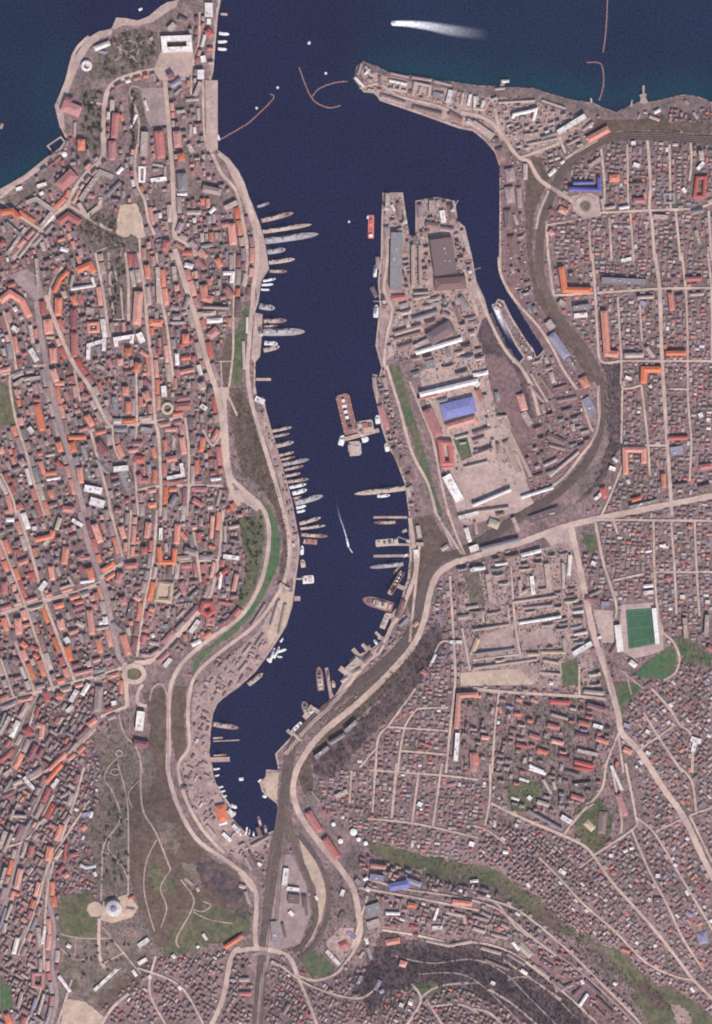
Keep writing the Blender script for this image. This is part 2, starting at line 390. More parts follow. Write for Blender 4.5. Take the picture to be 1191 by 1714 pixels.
# --- sheets: name; material; rough; points (g = photo pixels, else tile c r)
SHEETS = """
rocky_shore rock 2 g 591 131 598 111 608 102 628 111 652 121 702 128 753 136 800 143 825 144 892 148 925 158 959 168 993 172 1010 180 1033 188 1055 176 1070 171 1113 165 1144 158 1170 162 1191 171 1191 182 1140 178 1110 184 1075 184 1033 200 990 190 940 184 900 172 870 162 820 158 760 152 700 142 650 134 620 124 606 136
dock_yard yard 1 g 641 323 673 323 679 363 684 396 696 395 696 338 729 331 760 338 765 370 777 382 789 432 796 472 810 502 830 560 866 610 880 660 890 700 860 700 800 610 740 620 660 590 640 612 634 570 640 480 640 380
slip_ground brownyard 1 g 836 262 858 262 872 300 880 380 888 440 900 490 930 540 960 580 985 640 975 700 930 740 890 760 870 720 880 660 905 640 920 600 900 570 870 520 850 490 840 450 838 340
shore_strip yard 1 g 470 990 488 1010 476 1048 450 1088 426 1124 398 1150 364 1176 354 1200 350 1260 360 1312 386 1368 420 1404 452 1400 446 1420 400 1440 350 1400 318 1340 302 1284 320 1240 322 1160 360 1120 430 1060
head_ground yard 2 g 604 116 700 140 800 158 900 172 960 190 990 200 940 240 900 262 850 240 812 216 760 206 700 184 640 164 610 148
scrap_ground darkscrub 3 g 820 520 850 580 870 610 885 660 895 700 885 720 850 690 815 610 800 560 810 530
works_ground brownyard 3 g 800 590 850 600 870 640 878 700 900 700 930 680 960 690 985 700 990 740 950 790 900 822 880 810 860 750 850 700 820 660
east_bank_verge scrub 1 g 686 870 700 866 722 862 738 890 752 905 745 925 715 955 700 1000 690 1036 680 1010 688 960 690 920
hook_ground scrub 1 g 560 1190 620 1140 660 1100 690 1070 700 1090 670 1140 600 1200 540 1250 520 1280 525 1320 510 1330 498 1300 505 1270
dark_slope darkscrub 3 g 700 1070 735 1040 742 1080 712 1130 660 1190 620 1230 585 1265 560 1300 530 1300 520 1270 560 1240 620 1190 670 1140
railway_scrub darkscrub 2 g 1006 608 1040 604 1040 745 1012 800 985 830 960 845 1000 800 1018 740 1022 680 1014 630
loop_scrub scrub 2 g 880 268 905 262 918 300 905 330 892 360 890 420 900 480 930 525 960 560 990 600 1000 640 985 640 960 590 925 548 896 500 884 440 878 360
north_scrub scrub 2 g 1000 200 1070 200 1110 190 1120 205 1191 205 1191 222 1100 218 1030 220 1000 232 985 228
promontory_park park 2 g 186 60 235 48 262 52 266 68 262 100 238 118 200 130 160 142 150 136 146 118 160 92 172 72
promenade_park park 1 g 134 150 172 148 172 255 165 262 152 250 136 235 130 190
square_park park 1 g 212 150 232 150 240 170 246 205 232 210 232 250 222 250 218 200
crescent_yard asphalt 1 g 236 148 275 146 282 170 280 210 250 212 242 190
hill_park park 2 g 130 360 190 350 196 392 222 396 236 390 240 412 200 425 160 420 128 395
seaside_garden park 1 g 8 330 30 322 78 300 88 312 60 322 20 342
boulevard_garden park 1 g 178 432 210 432 212 500 206 540 186 540 180 490
slope_green green 1 g 412 505 418 512 418 560 412 605 402 645 390 640 386 600 392 560 404 530
slope_west scrub 2 g 378 560 390 560 386 600 386 645 376 650 368 620 372 590
bluff scrub 2 g 385 652 402 650 420 680 432 730 448 780 468 830 480 870 486 910 482 950 470 975 462 980 470 940 474 900 460 850 430 810 405 790 392 740 386 700
bluff_grass brightgreen 1.5 g 432 838 448 846 462 868 468 900 467 935 455 970 440 1000 420 1030 390 1062 355 1085 335 1108 322 1132 322 1118 335 1092 365 1070 400 1040 430 1002 446 950 452 905 448 870
cypress_garden olive 1 g 398 868 440 862 442 900 436 950 424 990 402 1020 396 1010 412 960 410 920
south_bluff scrub 2 g 290 1150 312 1150 308 1200 312 1250 298 1280 288 1250 286 1190
west_hill_slope scrub 2 g 240 1160 276 1150 278 1200 276 1280 290 1340 320 1400 350 1435 395 1462 416 1500 418 1560 400 1575 340 1582 300 1600 262 1580 236 1530 220 1480 214 1400 212 1330 240 1280 252 1220
cemetery_slope park 2 g 150 1230 205 1225 240 1250 225 1300 212 1330 216 1480 180 1500 165 1500 160 1430 150 1400 170 1330 185 1300 170 1270
hill_green olive 4 g 100 1500 150 1490 165 1520 160 1560 125 1570 98 1560
hill_meadow olive 5 g 300 1520 345 1518 415 1520 418 1550 380 1572 330 1588 290 1600 270 1600 290 1560
hill_garden park 3 g 100 1570 160 1565 230 1570 255 1600 210 1650 165 1690 130 1670 100 1640
earth_rampart scrub 1 g 160 1680 215 1620 245 1600 262 1610 220 1660 180 1700
dig_site sand 1 g 108 1672 140 1676 175 1702 168 1720 100 1720
pit_green brightgreen 1 g 0 1645 18 1650 20 1680 8 1695 0 1690
athletic_green olive 1 g 0 640 22 650 30 690 26 712 0 712
bank_green green 1.5 g 650 613 668 612 676 640 690 690 700 720 710 760 722 800 736 845 742 865 730 862 718 830 706 790 692 745 678 700 664 660
parade_ground sand 0 g 765 790 828 774 838 818 772 840
barracks_ground plaza 1 g 700 625 740 600 790 590 810 600 830 690 850 700 880 800 895 850 780 880 770 870 745 790
garden_court green 0 g 758 734 780 728 790 764 772 772
drill_square sand 0 g 785 1068 858 1048 862 1078 790 1092
drill_yard sand 0 g 872 1062 924 1048 930 1074 880 1086
depot_square sand 0 g 770 1126 898 1115 902 1136 890 1146 770 1148
mill_square plaza 0 g 910 898 950 880 962 920 925 918
barracks_yard yard 1 g 768 960 950 905 968 960 985 1080 1000 1150 900 1150 870 1120 770 1120
drab_green park 1 g 775 958 800 952 812 1010 790 1020
depot_green green 1 g 938 1110 965 1100 975 1145 940 1150
sport_court green 0 g 975 896 998 896 1002 920 984 925
sports_ground plaza 0 g 1040 1012 1092 1008 1110 1050 1110 1088 1088 1096 1060 1102 1044 1092 1034 1060
training_green brightgreen 2 g 1078 1112 1100 1098 1122 1082 1132 1090 1130 1122 1110 1136 1084 1136 1064 1128
roadside_green green 1 g 1025 1142 1050 1140 1072 1150 1050 1180 1040 1200 1030 1170
station_plaza plaza 0 g 992 1020 1026 1022 1028 1076 1006 1076
circle_plaza plaza 0 g 955 328 988 322 1002 330 1006 362 976 366 960 352
city_plaza plaza 0 g 268 87 322 84 326 112 312 134 268 134 256 118
west_pier_paving plaza 0 g 343 134 363 134 363 250 352 256 345 248
quay_north plaza 0 g 384 268 400 290 410 322 433 375 442 404 446 432 448 450 436 468 428 490 428 450 428 420 420 375 400 322 372 262
seafront_paving plaza 0 g 95 176 105 150 112 120 126 92 145 64 165 52 188 48 186 58 170 62 150 78 134 104 122 132 112 160 106 190 108 216 100 214 94 190
head_paving plaza 0 g 194 29 210 30 230 34 248 27 268 10 280 3 296 0 296 10 276 22 256 36 230 44 206 42 190 50 188 44
south_front plaza 0 g 0 316 40 293 76 264 84 268 46 300 0 326
quay_west_a plaza 0 g 426 525 437 528 434 595 426 606 420 600
quay_west_b yard 0 g 428 690 444 688 466 762 488 840 499 904 499 930 494 962 480 975 486 930 484 880 466 800 446 740
quay_west_c sand 0 g 466 985 490 992 487 1014 477 1046 448 1086 446 1060 466 1020
hilltop_square sand 1.5 g 200 343 228 342 236 360 244 396 232 400 220 394 202 400 194 388 198 364
junction_square asphalt 0 g 14 460 44 450 66 464 74 496 60 504 34 480
depot_platform plaza 0 g 384 820 408 820 436 850 430 856 408 842 380 838
market_court plaza 0 g 360 648 382 648 384 668 362 672
courtyard_sand sand 1 g 262 968 292 974 286 1010 258 1006
hook_yard sand 1 g 438 1312 446 1294 466 1292 464 1340 450 1334
east_quay_a plaza 0 g 592 1110 632 1082 645 1070 640 1090 600 1125 560 1172 540 1190 560 1165
railway_island sand 1 g 498 1394 518 1420 542 1450 548 1486 540 1530 524 1570 508 1590 520 1550 530 1520 528 1486 508 1440
station_yard asphalt 0 g 470 1430 488 1430 512 1480 520 1530 502 1580 450 1596 444 1580 458 1510
loop_green green 3 g 500 1600 530 1590 560 1620 540 1640 516 1630
fuel_station yard 0 g 544 1578 568 1552 592 1552 596 1580 568 1616
valley_green olive 4 g 610 1410 680 1425 740 1440 800 1450 842 1460 865 1485 908 1506 925 1540 975 1570 1030 1588 1055 1606 1078 1640 1126 1655 1178 1690 1260 1760 1110 1760 1060 1660 1000 1590 930 1555 890 1530 858 1500 825 1478 760 1478 700 1460 640 1440
valley_grass green 4 g 660 1425 720 1438 800 1458 850 1482 900 1520 880 1520 840 1492 780 1470 700 1452
bare_patch yard 3 g 690 1452 712 1450 716 1462 698 1466
bare_patch park 4 g 740 1452 790 1452 800 1466 760 1472
bare_patch park 4 g 830 1478 850 1474 862 1500 846 1508
bare_patch scrub 4 g 900 1516 930 1530 950 1560 930 1560 900 1540
bare_patch park 4 g 980 1575 1020 1590 1040 1620 1010 1606 985 1592
bare_patch scrub 4 g 1060 1640 1100 1656 1130 1690 1090 1690
bare_patch yard 3 g 1120 1680 1150 1690 1160 1714 1130 1714
bare_patch park 4 g 300 1440 330 1450 350 1480 320 1490
bare_patch park 5 g 222 1260 250 1250 262 1300 240 1330 226 1300
bare_patch park 5 g 258 1360 290 1380 300 1430 270 1420
bare_patch darkscrub 5 g 320 1420 360 1450 400 1480 412 1540 380 1520 340 1480
bare_patch olive 5 g 244 1440 280 1460 300 1500 260 1490
ravine darkscrub 5 g 640 1560 700 1575 800 1575 850 1590 900 1630 950 1665 1010 1714 1100 1800 960 1800 900 1720 830 1680 780 1650 700 1655 655 1650 620 1700 600 1660 620 1600
ravine_floor brownyard 4 g 880 1590 940 1610 1010 1680 1040 1714 1080 1760 1000 1740 960 1660 900 1620
estate_green green 3 g 845 1320 880 1300 905 1320 890 1360 860 1360
estate_green olive 3 g 965 1350 1000 1330 1030 1370 1010 1420 985 1425 960 1395
knoll_green green 3 g 690 1645 735 1640 735 1660 710 1668 690 1656
stadium_green green 4 g 1138 1060 1170 1080 1191 1100 1191 1120 1150 1110 1135 1090
"""
PAVE = ('city_plaza','west_pier_paving')
for ln in SHEETS.strip().splitlines():
    a = ln.split(); nm, m, rg = a[0], a[1], float(a[2]); pts = P(' '.join(a[4:]))
    nostamp = m in ('yard', 'brownyard') or nm in ('barracks_ground', 'earth_rampart', 'estate_green', 'ravine_floor', 'hook_ground','barracks_yard')
    word = {'yard':'yard','brownyard':'yard','rock':'rocky_ground','scrub':'scrubland','darkscrub':'scrubland','olive':'meadow','park':'parkland','green':'grass','brightgreen':'grass','sand':'sandy_ground','plaza':'pavement','asphalt':'pavement'}[m]
    sheet(word, pts, m, stamp=not nostamp, rough=rg)

# --- roads:  tile c r (or g) | material | width(tile px; photo px for g) | points ...
ROADS = """
g road 7 375 660 378 720 384 790 405 818 436 846 449 880 447 930 432 985 400 1034 350 1070 308 1106 288 1140 282 1180 282 1250 281 1290 298 1350 330 1405 378 1440 410 1466 428 1496 426 1560 430 1592
g road 6 470 985 448 1020 420 1052 370 1090 330 1126 317 1160 314 1200 316 1250 298 1284 312 1340 340 1390 375 1428
g road 7 365 256 385 275 402 300 416 340 426 380 430 430 424 480 421 520 417 570 414 620 420 670 434 720 452 780 470 840 482 890 484 930 478 965 470 985
g street 5 354 256 372 292 396 322 408 380 414 430 410 480
g road 10 768 938 735 958 720 990 709 1040 690 1082 650 1128 600 1176 540 1226 507 1268 493 1300 491 1332 505 1370 540 1418 573 1458 592 1490 600 1530 602 1560 590 1590
g road 10 768 940 820 924 880 905 950 880 1030 862 1100 848 1191 830 1240 820
g road 10 955 880 968 940 982 1010 996 1070 1016 1130 1034 1195 1040 1226 1070 1258 1110 1320 1145 1370 1191 1465 1250 1560
0 0 road 24 870 340 760 350 650 375 570 410 535 455 520 520 515 640 512 780 470 830 420 880 370 950 335 1020 290 1060 230 1120 130 1225 60 1290
0 0 road 22 820 400 830 500 840 600 845 700 855 800 860 900 865 1000 870 1100 872 1180 930 1220 1000 1290
0 0 street 12 650 470 690 600 690 700 672 800 682 920 720 1000 740 1100 770 1170
0 0 street 12 0 985 120 890 250 802 330 740
0 0 street 14 335 1020 400 1060 480 1112 560 1150
0 0 street 12 0 1000 100 1080 210 1150
0 0 street 10 450 510 520 520
0 0 street 10 995 60 990 200 960 320 950 470
0 0 path 8 600 1280 600 1220 480 1255
0 0 path 8 640 470 655 430 700 440 740 480 735 560
0 0 street 14 440 180 370 260 330 400 290 500
0 0 path 6 560 210 640 260 720 200 780 250
0 0 path 6 570 300 640 270 700 330
0 0 street 10 1010 400 1015 640 1035 760
0 0 street 10 695 1190 700 1290
0 1 asphalt 26 180 220 195 330 230 540 262 680 302 850 342 980 382 1130 425 1290
0 2 asphalt 26 400 -10 440 150 490 290 530 400 560 560 590 700 610 740
0 1 street 18 225 190 250 260 300 390 370 540 440 640 500 760 545 840
0 1 street 10 370 560 400 720
0 1 street 14 440 870 545 845 640 840 780 820 910 800
0 1 street 12 475 -20 510 150 530 290 545 400
0 1 street 12 625 -20 640 130 640 320
0 1 path 10 540 -20 545 60
0 1 street 14 690 -20 720 150 735 350 760 560 772 800 790 900 802 1130 800 1290
0 1 street 12 780 -20 800 180 830 340 850 500 870 660
0 1 road 26 870 -40 930 160 980 320 1030 520 1080 680 1110 860 1120 1000 1150 1150 1190 1240
0 1 street 8 1170 -20 1162 300 1160 480 1140 650
0 1 street 10 980 305 1150 292
0 1 street 10 1140 700 1180 790
0 1 path 8 1070 522 1160 520
0 1 path 8 1100 520 1105 650
0 1 street 12 0 590 60 575 130 548 230 540
0 1 street 12 48 590 50 660 80 820 130 980 170 1130 222 1290
0 1 street 10 15 270 60 430 80 560
0 1 street 10 680 560 682 820 670 1000 690 1290
0 1 street 12 452 870 500 1050 540 1200 552 1290
0 1 street 12 922 800 940 960 940 1150 932 1290
0 1 street 12 680 1165 810 1142 1110 1140
0 1 street 10 562 850 570 950 600 1010
0 1 street 10 0 1080 60 1200 80 1290
0 1 street 14 310 50 255 150 238 260
0 1 street 10 1110 860 1060 940 1010 860
0 2 street 18 0 500 120 462 225 432 380 390 500 345
0 2 road 18 500 320 560 280 625 238
0 2 street 11 0 130 110 420 160 560 220 740 268 885
0 2 street 14 85 -20 150 180 210 400 260 540 320 700 372 835
0 2 street 12 30 500 90 680 140 800 178 905
0 2 street 9 0 720 70 920
0 2 street 16 0 950 70 920 180 890 370 840 600 772 680 742
0 2 street 11 550 -20 612 215
0 2 street 11 655 -20 640 220
0 2 street 12 782 -20 762 240 722 440 692 640 682 712
0 2 street 11 965 90 1000 340
0 2 street 14 1112 -20 1090 220 1050 400 1020 440
0 2 street 9 885 30 862 300
0 2 street 12 780 250 1090 230
0 2 road 24 670 742 760 728 870 620 980 500 1030 440
0 2 road 22 620 740 628 860 632 960
0 2 road 18 712 850 690 880 684 940 730 960
0 2 street 14 632 960 500 1012
0 2 asphalt 12 190 900 130 1000 60 1150 0 1210
0 2 asphalt 20 490 1010 440 1100 300 1220 240 1290
0 2 path 9 590 1000 620 1100 680 1170 710 1290
0 2 path 9 745 930 760 870 800 848 830 900 836 1000 836 1290
0 3 street 12 420 0 370 170 300 370
0 3 asphalt 20 290 -60 200 150 150 260 100 400 60 560 20 700 0 800
0 3 asphalt 20 240 480 240 650 270 800 260 1000 282 1150 250 1290
0 3 path 10 550 100 600 250 520 380 510 500 505 660
0 3 path 9 700 -20 710 200 780 330 850 510
0 3 path 8 900 560 962 650 950 720 880 850 890 900
0 3 path 7 962 710 1010 720 1050 690 1010 670
0 3 path 6 780 360 730 470 720 620 770 820
0 3 path 8 585 -20 620 100 640 250 640 640
0 3 road 16 495 750 495 930 520 1000
0 3 path 6 560 110 520 60 540 0 600 -60
0 3 path 6 640 250 580 300 540 400 600 470 640 560
0 3 path 6 510 420 570 440 590 480
0 3 path 6 850 510 800 600 830 700 800 800
0 3 path 6 960 720 1040 760 1160 780
0 3 path 6 300 900 380 960 495 930
0 3 path 6 380 850 370 940
0 3 path 6 700 60 640 130 660 200
0 3 path 7 300 830 400 850 560 850
0 3 path 7 620 920 510 980
0 3 path 7 510 790 620 930 700 1030
0 3 street 14 500 1290 560 1200 640 1130
0 3 road 24 1050 1290 1110 1150 1150 950 1195 900
1 3 road 22 0 520 60 600 85 650 80 850 90 900
1 3 road 22 -20 920 90 905 240 940 290 1040
1 3 road 14 290 1040 380 1062 480 1030 550 950 600 860 600 800
1 3 street 14 290 1040 350 1180 390 1290
1 3 asphalt 18 60 940 140 935 110 1080 90 1300
1 3 street 10 595 600 830 640 1195 712
1 3 street 12 860 1080 905 1160 830 1290
1 3 street 10 900 1155 960 1105 1050 1080 1195 1072
1 3 street 10 930 1155 1020 1290
1 3 street 10 950 1190 1100 1180 1191 1222
1 3 street 9 680 -20 665 225
1 3 street 12 785 -20 760 255
1 3 street 9 895 20 860 285
1 3 street 10 1010 -20 965 295
1 3 street 8 560 20 550 180
1 3 street 8 650 15 1000 40 1191 62
1 3 street 9 640 258 880 282 1191 352
1 3 street 7 640 640 560 900
2 3 road 15 90 180 260 260 450 340 550 390 600 440 700 580 880 780 1000 930 1100 1060 1200 1160
2 3 road 12 600 440 800 305 810 240 760 -20
2 3 street 11 450 340 520 250 640 110 660 -20
2 3 street 9 530 500 600 450
2 3 street 7 790 310 880 520 960 670 1050 860 1150 1010
2 3 street 9 810 250 905 330 1050 570 1200 820
2 3 street 11 910 322 1040 260
2 3 street 8 1030 0 1090 70 1112 220
2 3 street 8 1080 240 1195 200
2 3 street 8 1080 240 1191 470
2 3 street 8 330 450 440 560 550 680 700 810 860 970 1000 1040 1100 1062
2 3 street 7 0 290 80 320 160 380
2 3 street 10 85 -20 85 150 60 290
2 3 asphalt 10 340 880 430 940 560 1040 700 1170 820 1290
2 3 street 8 70 1100 200 1180 330 1290
2 3 street 8 0 1200 80 1220 160 1290
2 3 street 8 150 960 270 1040 440 1160
2 3 street 8 0 620 120 680 220 800 340 880
2 3 street 6 690 0 740 250 735 330
2 0 road 18 -60 560 60 590 130 650 200 750 240 790 280 800
2 0 road 20 280 800 330 890 400 940 480 990 530 1035
2 0 street 14 240 785 430 715
2 0 street 10 430 680 462 762
2 0 street 14 462 790 560 730 620 695
2 0 street 12 380 950 335 1050 315 1140
2 0 road 15 870 700 885 900 880 1040 892 1100 905 1300
2 0 street 9 1085 710 1090 800 1080 900
2 0 street 11 640 740 652 860 657 950 652 1060
2 0 street 10 785 1065 802 1300
2 0 street 10 680 1085 692 1300
2 0 street 9 580 1150 590 1300
2 0 street 11 1010 1050 1035 1300
2 0 street 12 365 1100 378 1300
2 0 street 11 1175 1050 1190 1300
2 0 street 8 770 720 775 1060
2 0 street 8 980 720 985 1040
2 0 road 13 630 1062 860 1050 1100 1040 1195 1010
2 0 street 9 370 1122 500 1100
2 0 street 9 130 640 110 540
2 1 street 11 378 -10 400 170 430 190 600 180
2 1 road 13 595 -20 610 180 622 400 640 520 740 520
2 1 road 18 905 -20 930 160 942 500 960 800 980 1100 992 1290
2 1 street 9 1040 -20 1060 160 1070 400 1072 700 1090 920
2 1 road 13 620 180 930 160 1195 155
2 1 street 9 722 200 740 520 745 650 840 640
2 1 road 12 740 520 950 520 1195 520
2 1 street 10 840 640 870 900 882 1090
2 1 street 11 740 940 970 940
2 1 street 8 830 200 842 420
2 1 street 8 1170 -20 1188 160 1190 520
2 1 street 8 745 650 740 930
2 1 street 9 1090 920 1080 1120
2 1 street 7 980 660 1080 660
2 1 road 16 0 110 60 260 130 410 190 500 240 550 290 640 330 790
2 1 street 12 130 0 138 80 180 170 240 250 330 350 400 460 450 560 520 660
2 1 street 10 540 690 580 830 600 870
2 1 street 9 640 1290 690 1180 760 1000
2 1 road 14 625 640 628 800 600 910 540 990 470 1080 400 1140 330 1170 250 1190
2 2 street 12 610 40 650 240 712 440 712 520
2 2 street 9 690 0 722 100
2 2 street 9 700 332 850 300
2 2 street 10 900 40 905 280 920 480 942 580 1000 640 1030 720 1010 790 950 830
2 2 road 11 988 40 1005 280 1015 500
2 2 street 10 1105 40 1115 280 1130 510
2 2 road 12 600 30 1195 35
2 2 street 10 910 290 1195 290
2 2 street 14 0 870 130 885 530 910 665 925
2 2 street 10 130 890 110 1060 95 1290
2 2 path 7 740 780 850 870
2 2 path 7 760 780 790 900
2 2 street 9 722 1100 670 1230 655 1290
2 2 street 9 722 1090 750 1290
2 2 street 12 890 870 980 970 1030 1050 1090 1110 1092 1290
2 2 street 11 850 990 930 1120 1045 1290
2 2 street 9 822 1180 1010 1050
2 2 street 8 190 260 210 540 240 720
2 2 street 8 530 760 530 910
2 2 asphalt 8 640 640 700 900
2 2 street 7 0 730 240 700
1 2 road 12 1050 310 1062 500 1070 650 1077 800 1070 900 1050 1080 1030 1290
1 2 street 8 890 970 1040 965
1 2 street 9 890 970 830 1050 802 1180 790 1300
1 2 street 9 735 1062 1040 1082
1 2 street 10 880 870 800 980 740 1060 692 1120 680 1300
1 2 street 7 600 1265 690 1160
1 2 street 7 800 1180 1035 1200
1 2 street 8 1060 640 1000 645 950 760
1 2 street 12 850 640 900 150
1 1 road 14 735 540 765 640 802 760 832 880 872 1000 940 1130 985 1290
1 2 road 12 970 -20 1050 110 1110 200
1 1 street 11 850 620 902 750 962 900 1002 1100 1045 1290
1 2 street 11 1040 -20 1080 100 1125 205
1 1 road 14 735 -150 740 0 722 160 762 260 735 400 722 520 735 560
1 1 street 12 1120 60 1191 300
1 0 street 10 600 440 700 420 800 480 1000 530 1120 590 1195 620
1 2 road 20 850 20 870 150 880 280 850 380 800 500 760 560 720 640 600 780 480 930 330 1080 230 1200
g street 3.2 640 1556 700 1566 760 1580 800 1578 850 1592 900 1626 960 1676 1010 1724
g path 2.4 660 1600 720 1612 790 1606 840 1626 880 1664 930 1714
g path 2.2 700 1630 760 1628 800 1644 850 1690 880 1724
g street 3.5 800 1500 860 1520 910 1556 960 1600 1010 1650 1060 1700 1080 1724
g street 3.2 612 1470 680 1488 760 1500 830 1520 880 1560 930 1600
g path 2.4 850 1640 880 1636 920 1660 960 1700
g street 3.5 120 1640 96 1714
g street 3.5 30 1600 60 1520 80 1450 110 1400 150 1340
g street 3.5 40 1720 70 1650 74 1580 78 1500 90 1440
g street 3.2 0 1330 60 1300 120 1260 160 1220
g street 3.2 60 1180 40 1240 10 1300
g street 3.2 0 1420 50 1400 90 1330
g street 3.2 230 1620 300 1650 340 1714
g street 3.2 260 1600 250 1660 280 1720
g street 3.2 460 1610 520 1650 600 1670 640 1640
"""
ROADREC = []
for ln in ROADS.strip().splitlines():
    a = ln.split()
    if a[0] == 'g': m, wd, pts = a[1], float(a[2]), P(' '.join(a[3:]))
    else: m, wd, pts = a[2], float(a[3])*K, P(' '.join(a[4:]), int(a[0]), int(a[1]))
    if m == 'street': wd = max(3.5, wd*1.1)
    elif m == 'path': wd = max(2.0, wd)
    strip('footpath' if m == 'path' else 'road', pts, wd, m, wob=.12, pad=1.3)
    if m != 'path': ROADREC.append((pts, wd))
# traffic circles and paved rings
def ring_pts(cx, cy, rx, ry=None, n=16, rot=0):
    ry = ry or rx
    return [(cx+rx*math.cos(2*math.pi*i/n+rot), cy+ry*math.sin(2*math.pi*i/n+rot)) for i in range(n)]
strip('road', ring_pts(224, 1128, 17, 14), 8, 'road', closed=True)
sheet('grass', ring_pts(224, 1128, 12, 10), 'olive')
strip('road', ring_pts(979, 344, 14), 7, 'plaza', closed=True)
sheet('grass', ring_pts(979, 344, 8.5), 'park')
strip('footpath', ring_pts(199, 1261, 5), 2.4, 'path', closed=True)
strip('footpath', ring_pts(193, 1292, 8, 5), 2.2, 'path', closed=True)
strip('footpath', ring_pts(216, 82, 16, 14), 2, 'path', closed=True)
strip('footpath', ring_pts(189, 466, 6, 12), 3.5, 'plaza', closed=True)
for s_ in ("183 482 192 535", "202 480 206 535", "190 535 208 535"):
    strip('footpath', P(s_), 3, 'plaza')
sheet('sandy_ground', ring_pts(159.5, 1521, 13, 13, 12), 'sand', rough=1)
sheet('pavement', P("173 1508 216 1494 232 1518 222 1534 188 1544 168 1538"), 'sand')

# railway: ballast bed with tracks
strip('railway', RAIL_LOOP, 14, 'ballast', off=1.0, wob=.05)
strip('railway', RAIL_MAIN, 17, 'ballast', off=1.02, wob=.05)
def offset_path(pts, d):
    q = smooth_path(pts, 8); out = []
    for i in range(len(q)):
        a = q[max(i-1, 0)]; b = q[min(i+1, len(q)-1)]; dx, dy = b[0]-a[0], b[1]-a[1]; L = math.hypot(dx, dy) or 1
        out.append((q[i][0]-dy/L*d, q[i][1]+dx/L*d))
    return out
for d_ in (-5.5, -2, 1.5, 5):
    strip('railway', offset_path(RAIL_LOOP, d_), 1.1, 'rail', off=2.9+.01*d_, stamp=False)
    strip('railway', offset_path(RAIL_MAIN, d_), 1.1, 'rail', off=2.95+.01*d_, stamp=False)
for s_, w_ in (("484 1378 497 1428 521 1486 528 1536 511 1576 490 1593", 9), ("500 1398 534 1445 548 1486 548 1532 527 1580 500 1606", 8)):
    strip('railway', P(s_), w_, 'ballast', off=1.6)
    for d_ in (-2.5, 0, 2.5): strip('railway', offset_path(P(s_), d_), 1, 'rail', off=3.0+.01*d_, stamp=False)
for d_ in (-12, -8, 9, 12):
    strip('railway', offset_path(P("478 1345 470 1400 461 1450 452 1540"), d_), 1.4, 'rail', off=2.98+.01*d_)

# ------------------------------------------------------------------ landmarks used to tell look-alikes apart
MARKS = [(224,1128,'the grassy traffic circle'),(979,344,'the round plaza'),(191,1521,'the domed rotunda'),(1070,1050,'the football pitch'),
 (765,682,'the bright blue shed roof'),(978,305,'the blue E-shaped block'),(296,73,'the palace courtyard block'),(95,245,'the square sea bath'),
 (600,118,'the east harbour point'),(280,683,'the ring-shaped roof'),(189,500,'the long boulevard garden'),(218,372,'the sandy hilltop square'),
 (24,480,'the north-west junction square'),(372,660,'the small market square'),(394,828,'the paved terrace by the bluff'),(365,1355,'the orange boathouse'),
 (430,1594,'the railway overbridge'),(529,1395,'the twin red warehouses'),(660,1478,'the blue market roofs'),(797,807,'the sandy parade ground'),
 (715,470,'the big dark shipyard shed'),(665,440,'the long grey shipyard shed'),(855,560,'the dry dock'),(1005,560,'the tall orange L-block'),
 (940,460,'the orange corner block'),(824,1080,'the drill square'),(835,1132,'the depot square'),(935,895,'the mill square'),(1008,1048,'the station plaza'),
 (1105,1110,'the training field'),(1037,1198,'the road fork below the stadium'),(993,1428,'the village crossroads'),(1062,1367,'the five-way junction'),
 (970,1330,'the estate roundel'),(867,1345,'the estate lawn'),(765,1180,'the orange L-block on the boundary street'),(600,1330,'the hillside above the railway'),
 (712,1672,'the star junction'),(850,1460,'the green valley'),(900,1640,'the dark ravine'),(565,1590,'the fuel station'),(1162,1240,'the white star-shaped hall'),
 (1120,820,'the east boulevard'),(1100,700,'the long east street'),(1170,560,'the east edge crossroads'),(1175,310,'the red ring block'),(1140,240,'the hilltop church'),
 (970,215,'the cliff-top barracks'),(870,190,'the white U-block'),(1075,165,'the white jetty'),(870,330,'the shunting yards'),(600,1110,'the quay headland'),
 (60,690,'the athletics lawn'),(180,850,'the pale theatre block'),(120,620,'the crooked diagonal street'),(265,850,'the mid-town cross street'),(330,900,'the terrace gardens'),
 (350,1020,'the star-shaped red roof'),(275,990,'the sandy school court'),(130,1160,'the pair of white slab blocks'),(60,1000,'the west cross street'),
 (30,1240,'the slanting west avenue'),(60,1450,'the west valley avenue'),(120,1420,'the old cemetery lane'),(20,1670,'the bright green pit'),(135,1695,'the sandy dig'),
 (310,1500,'the hillside ruins'),(300,1610,'the meadow below the hill'),(380,1600,'the south junction'),(480,1500,'the goods yard'),(640,1550,'the roadside market'),
 (760,1540,'the school courtyard'),(700,1230,'the terraced street grid'),(640,1250,'the wooded bank'),(1120,1480,'the long diagonal street'),(1060,1560,'the diagonal village road'),
 (1150,1650,'the south-east corner'),(1120,1250,'the stadium-side village'),(700,1350,'the middle street grid'),(330,470,'the white courtyard block'),(150,300,'the angled museum block'),
 (40,350,'the seaside garden'),(560,1680,'the southern rail cutting'),(230,1680,'the southern cottages'),(870,560,'the ferry slip'),(1040,450,'the long grey slab'),
 (250,300,'the old school terraces'),(320,330,'the eastern quay steps'),(1130,950,'the eastern street grid'),(1040,920,'the leafy villas'),(1100,440,'the middle east village')]
DIRS = ['east','north-east','north','north-west','west','south-west','south','south-east']
BREC = []      # (root, x, y, phrase, area)
ORD = ['','nearest','second nearest','third nearest','fourth nearest','fifth nearest','sixth nearest','seventh nearest','eighth nearest','ninth nearest','tenth nearest','eleventh nearest','twelfth nearest','thirteenth nearest','fourteenth nearest','fifteenth nearest','sixteenth nearest']

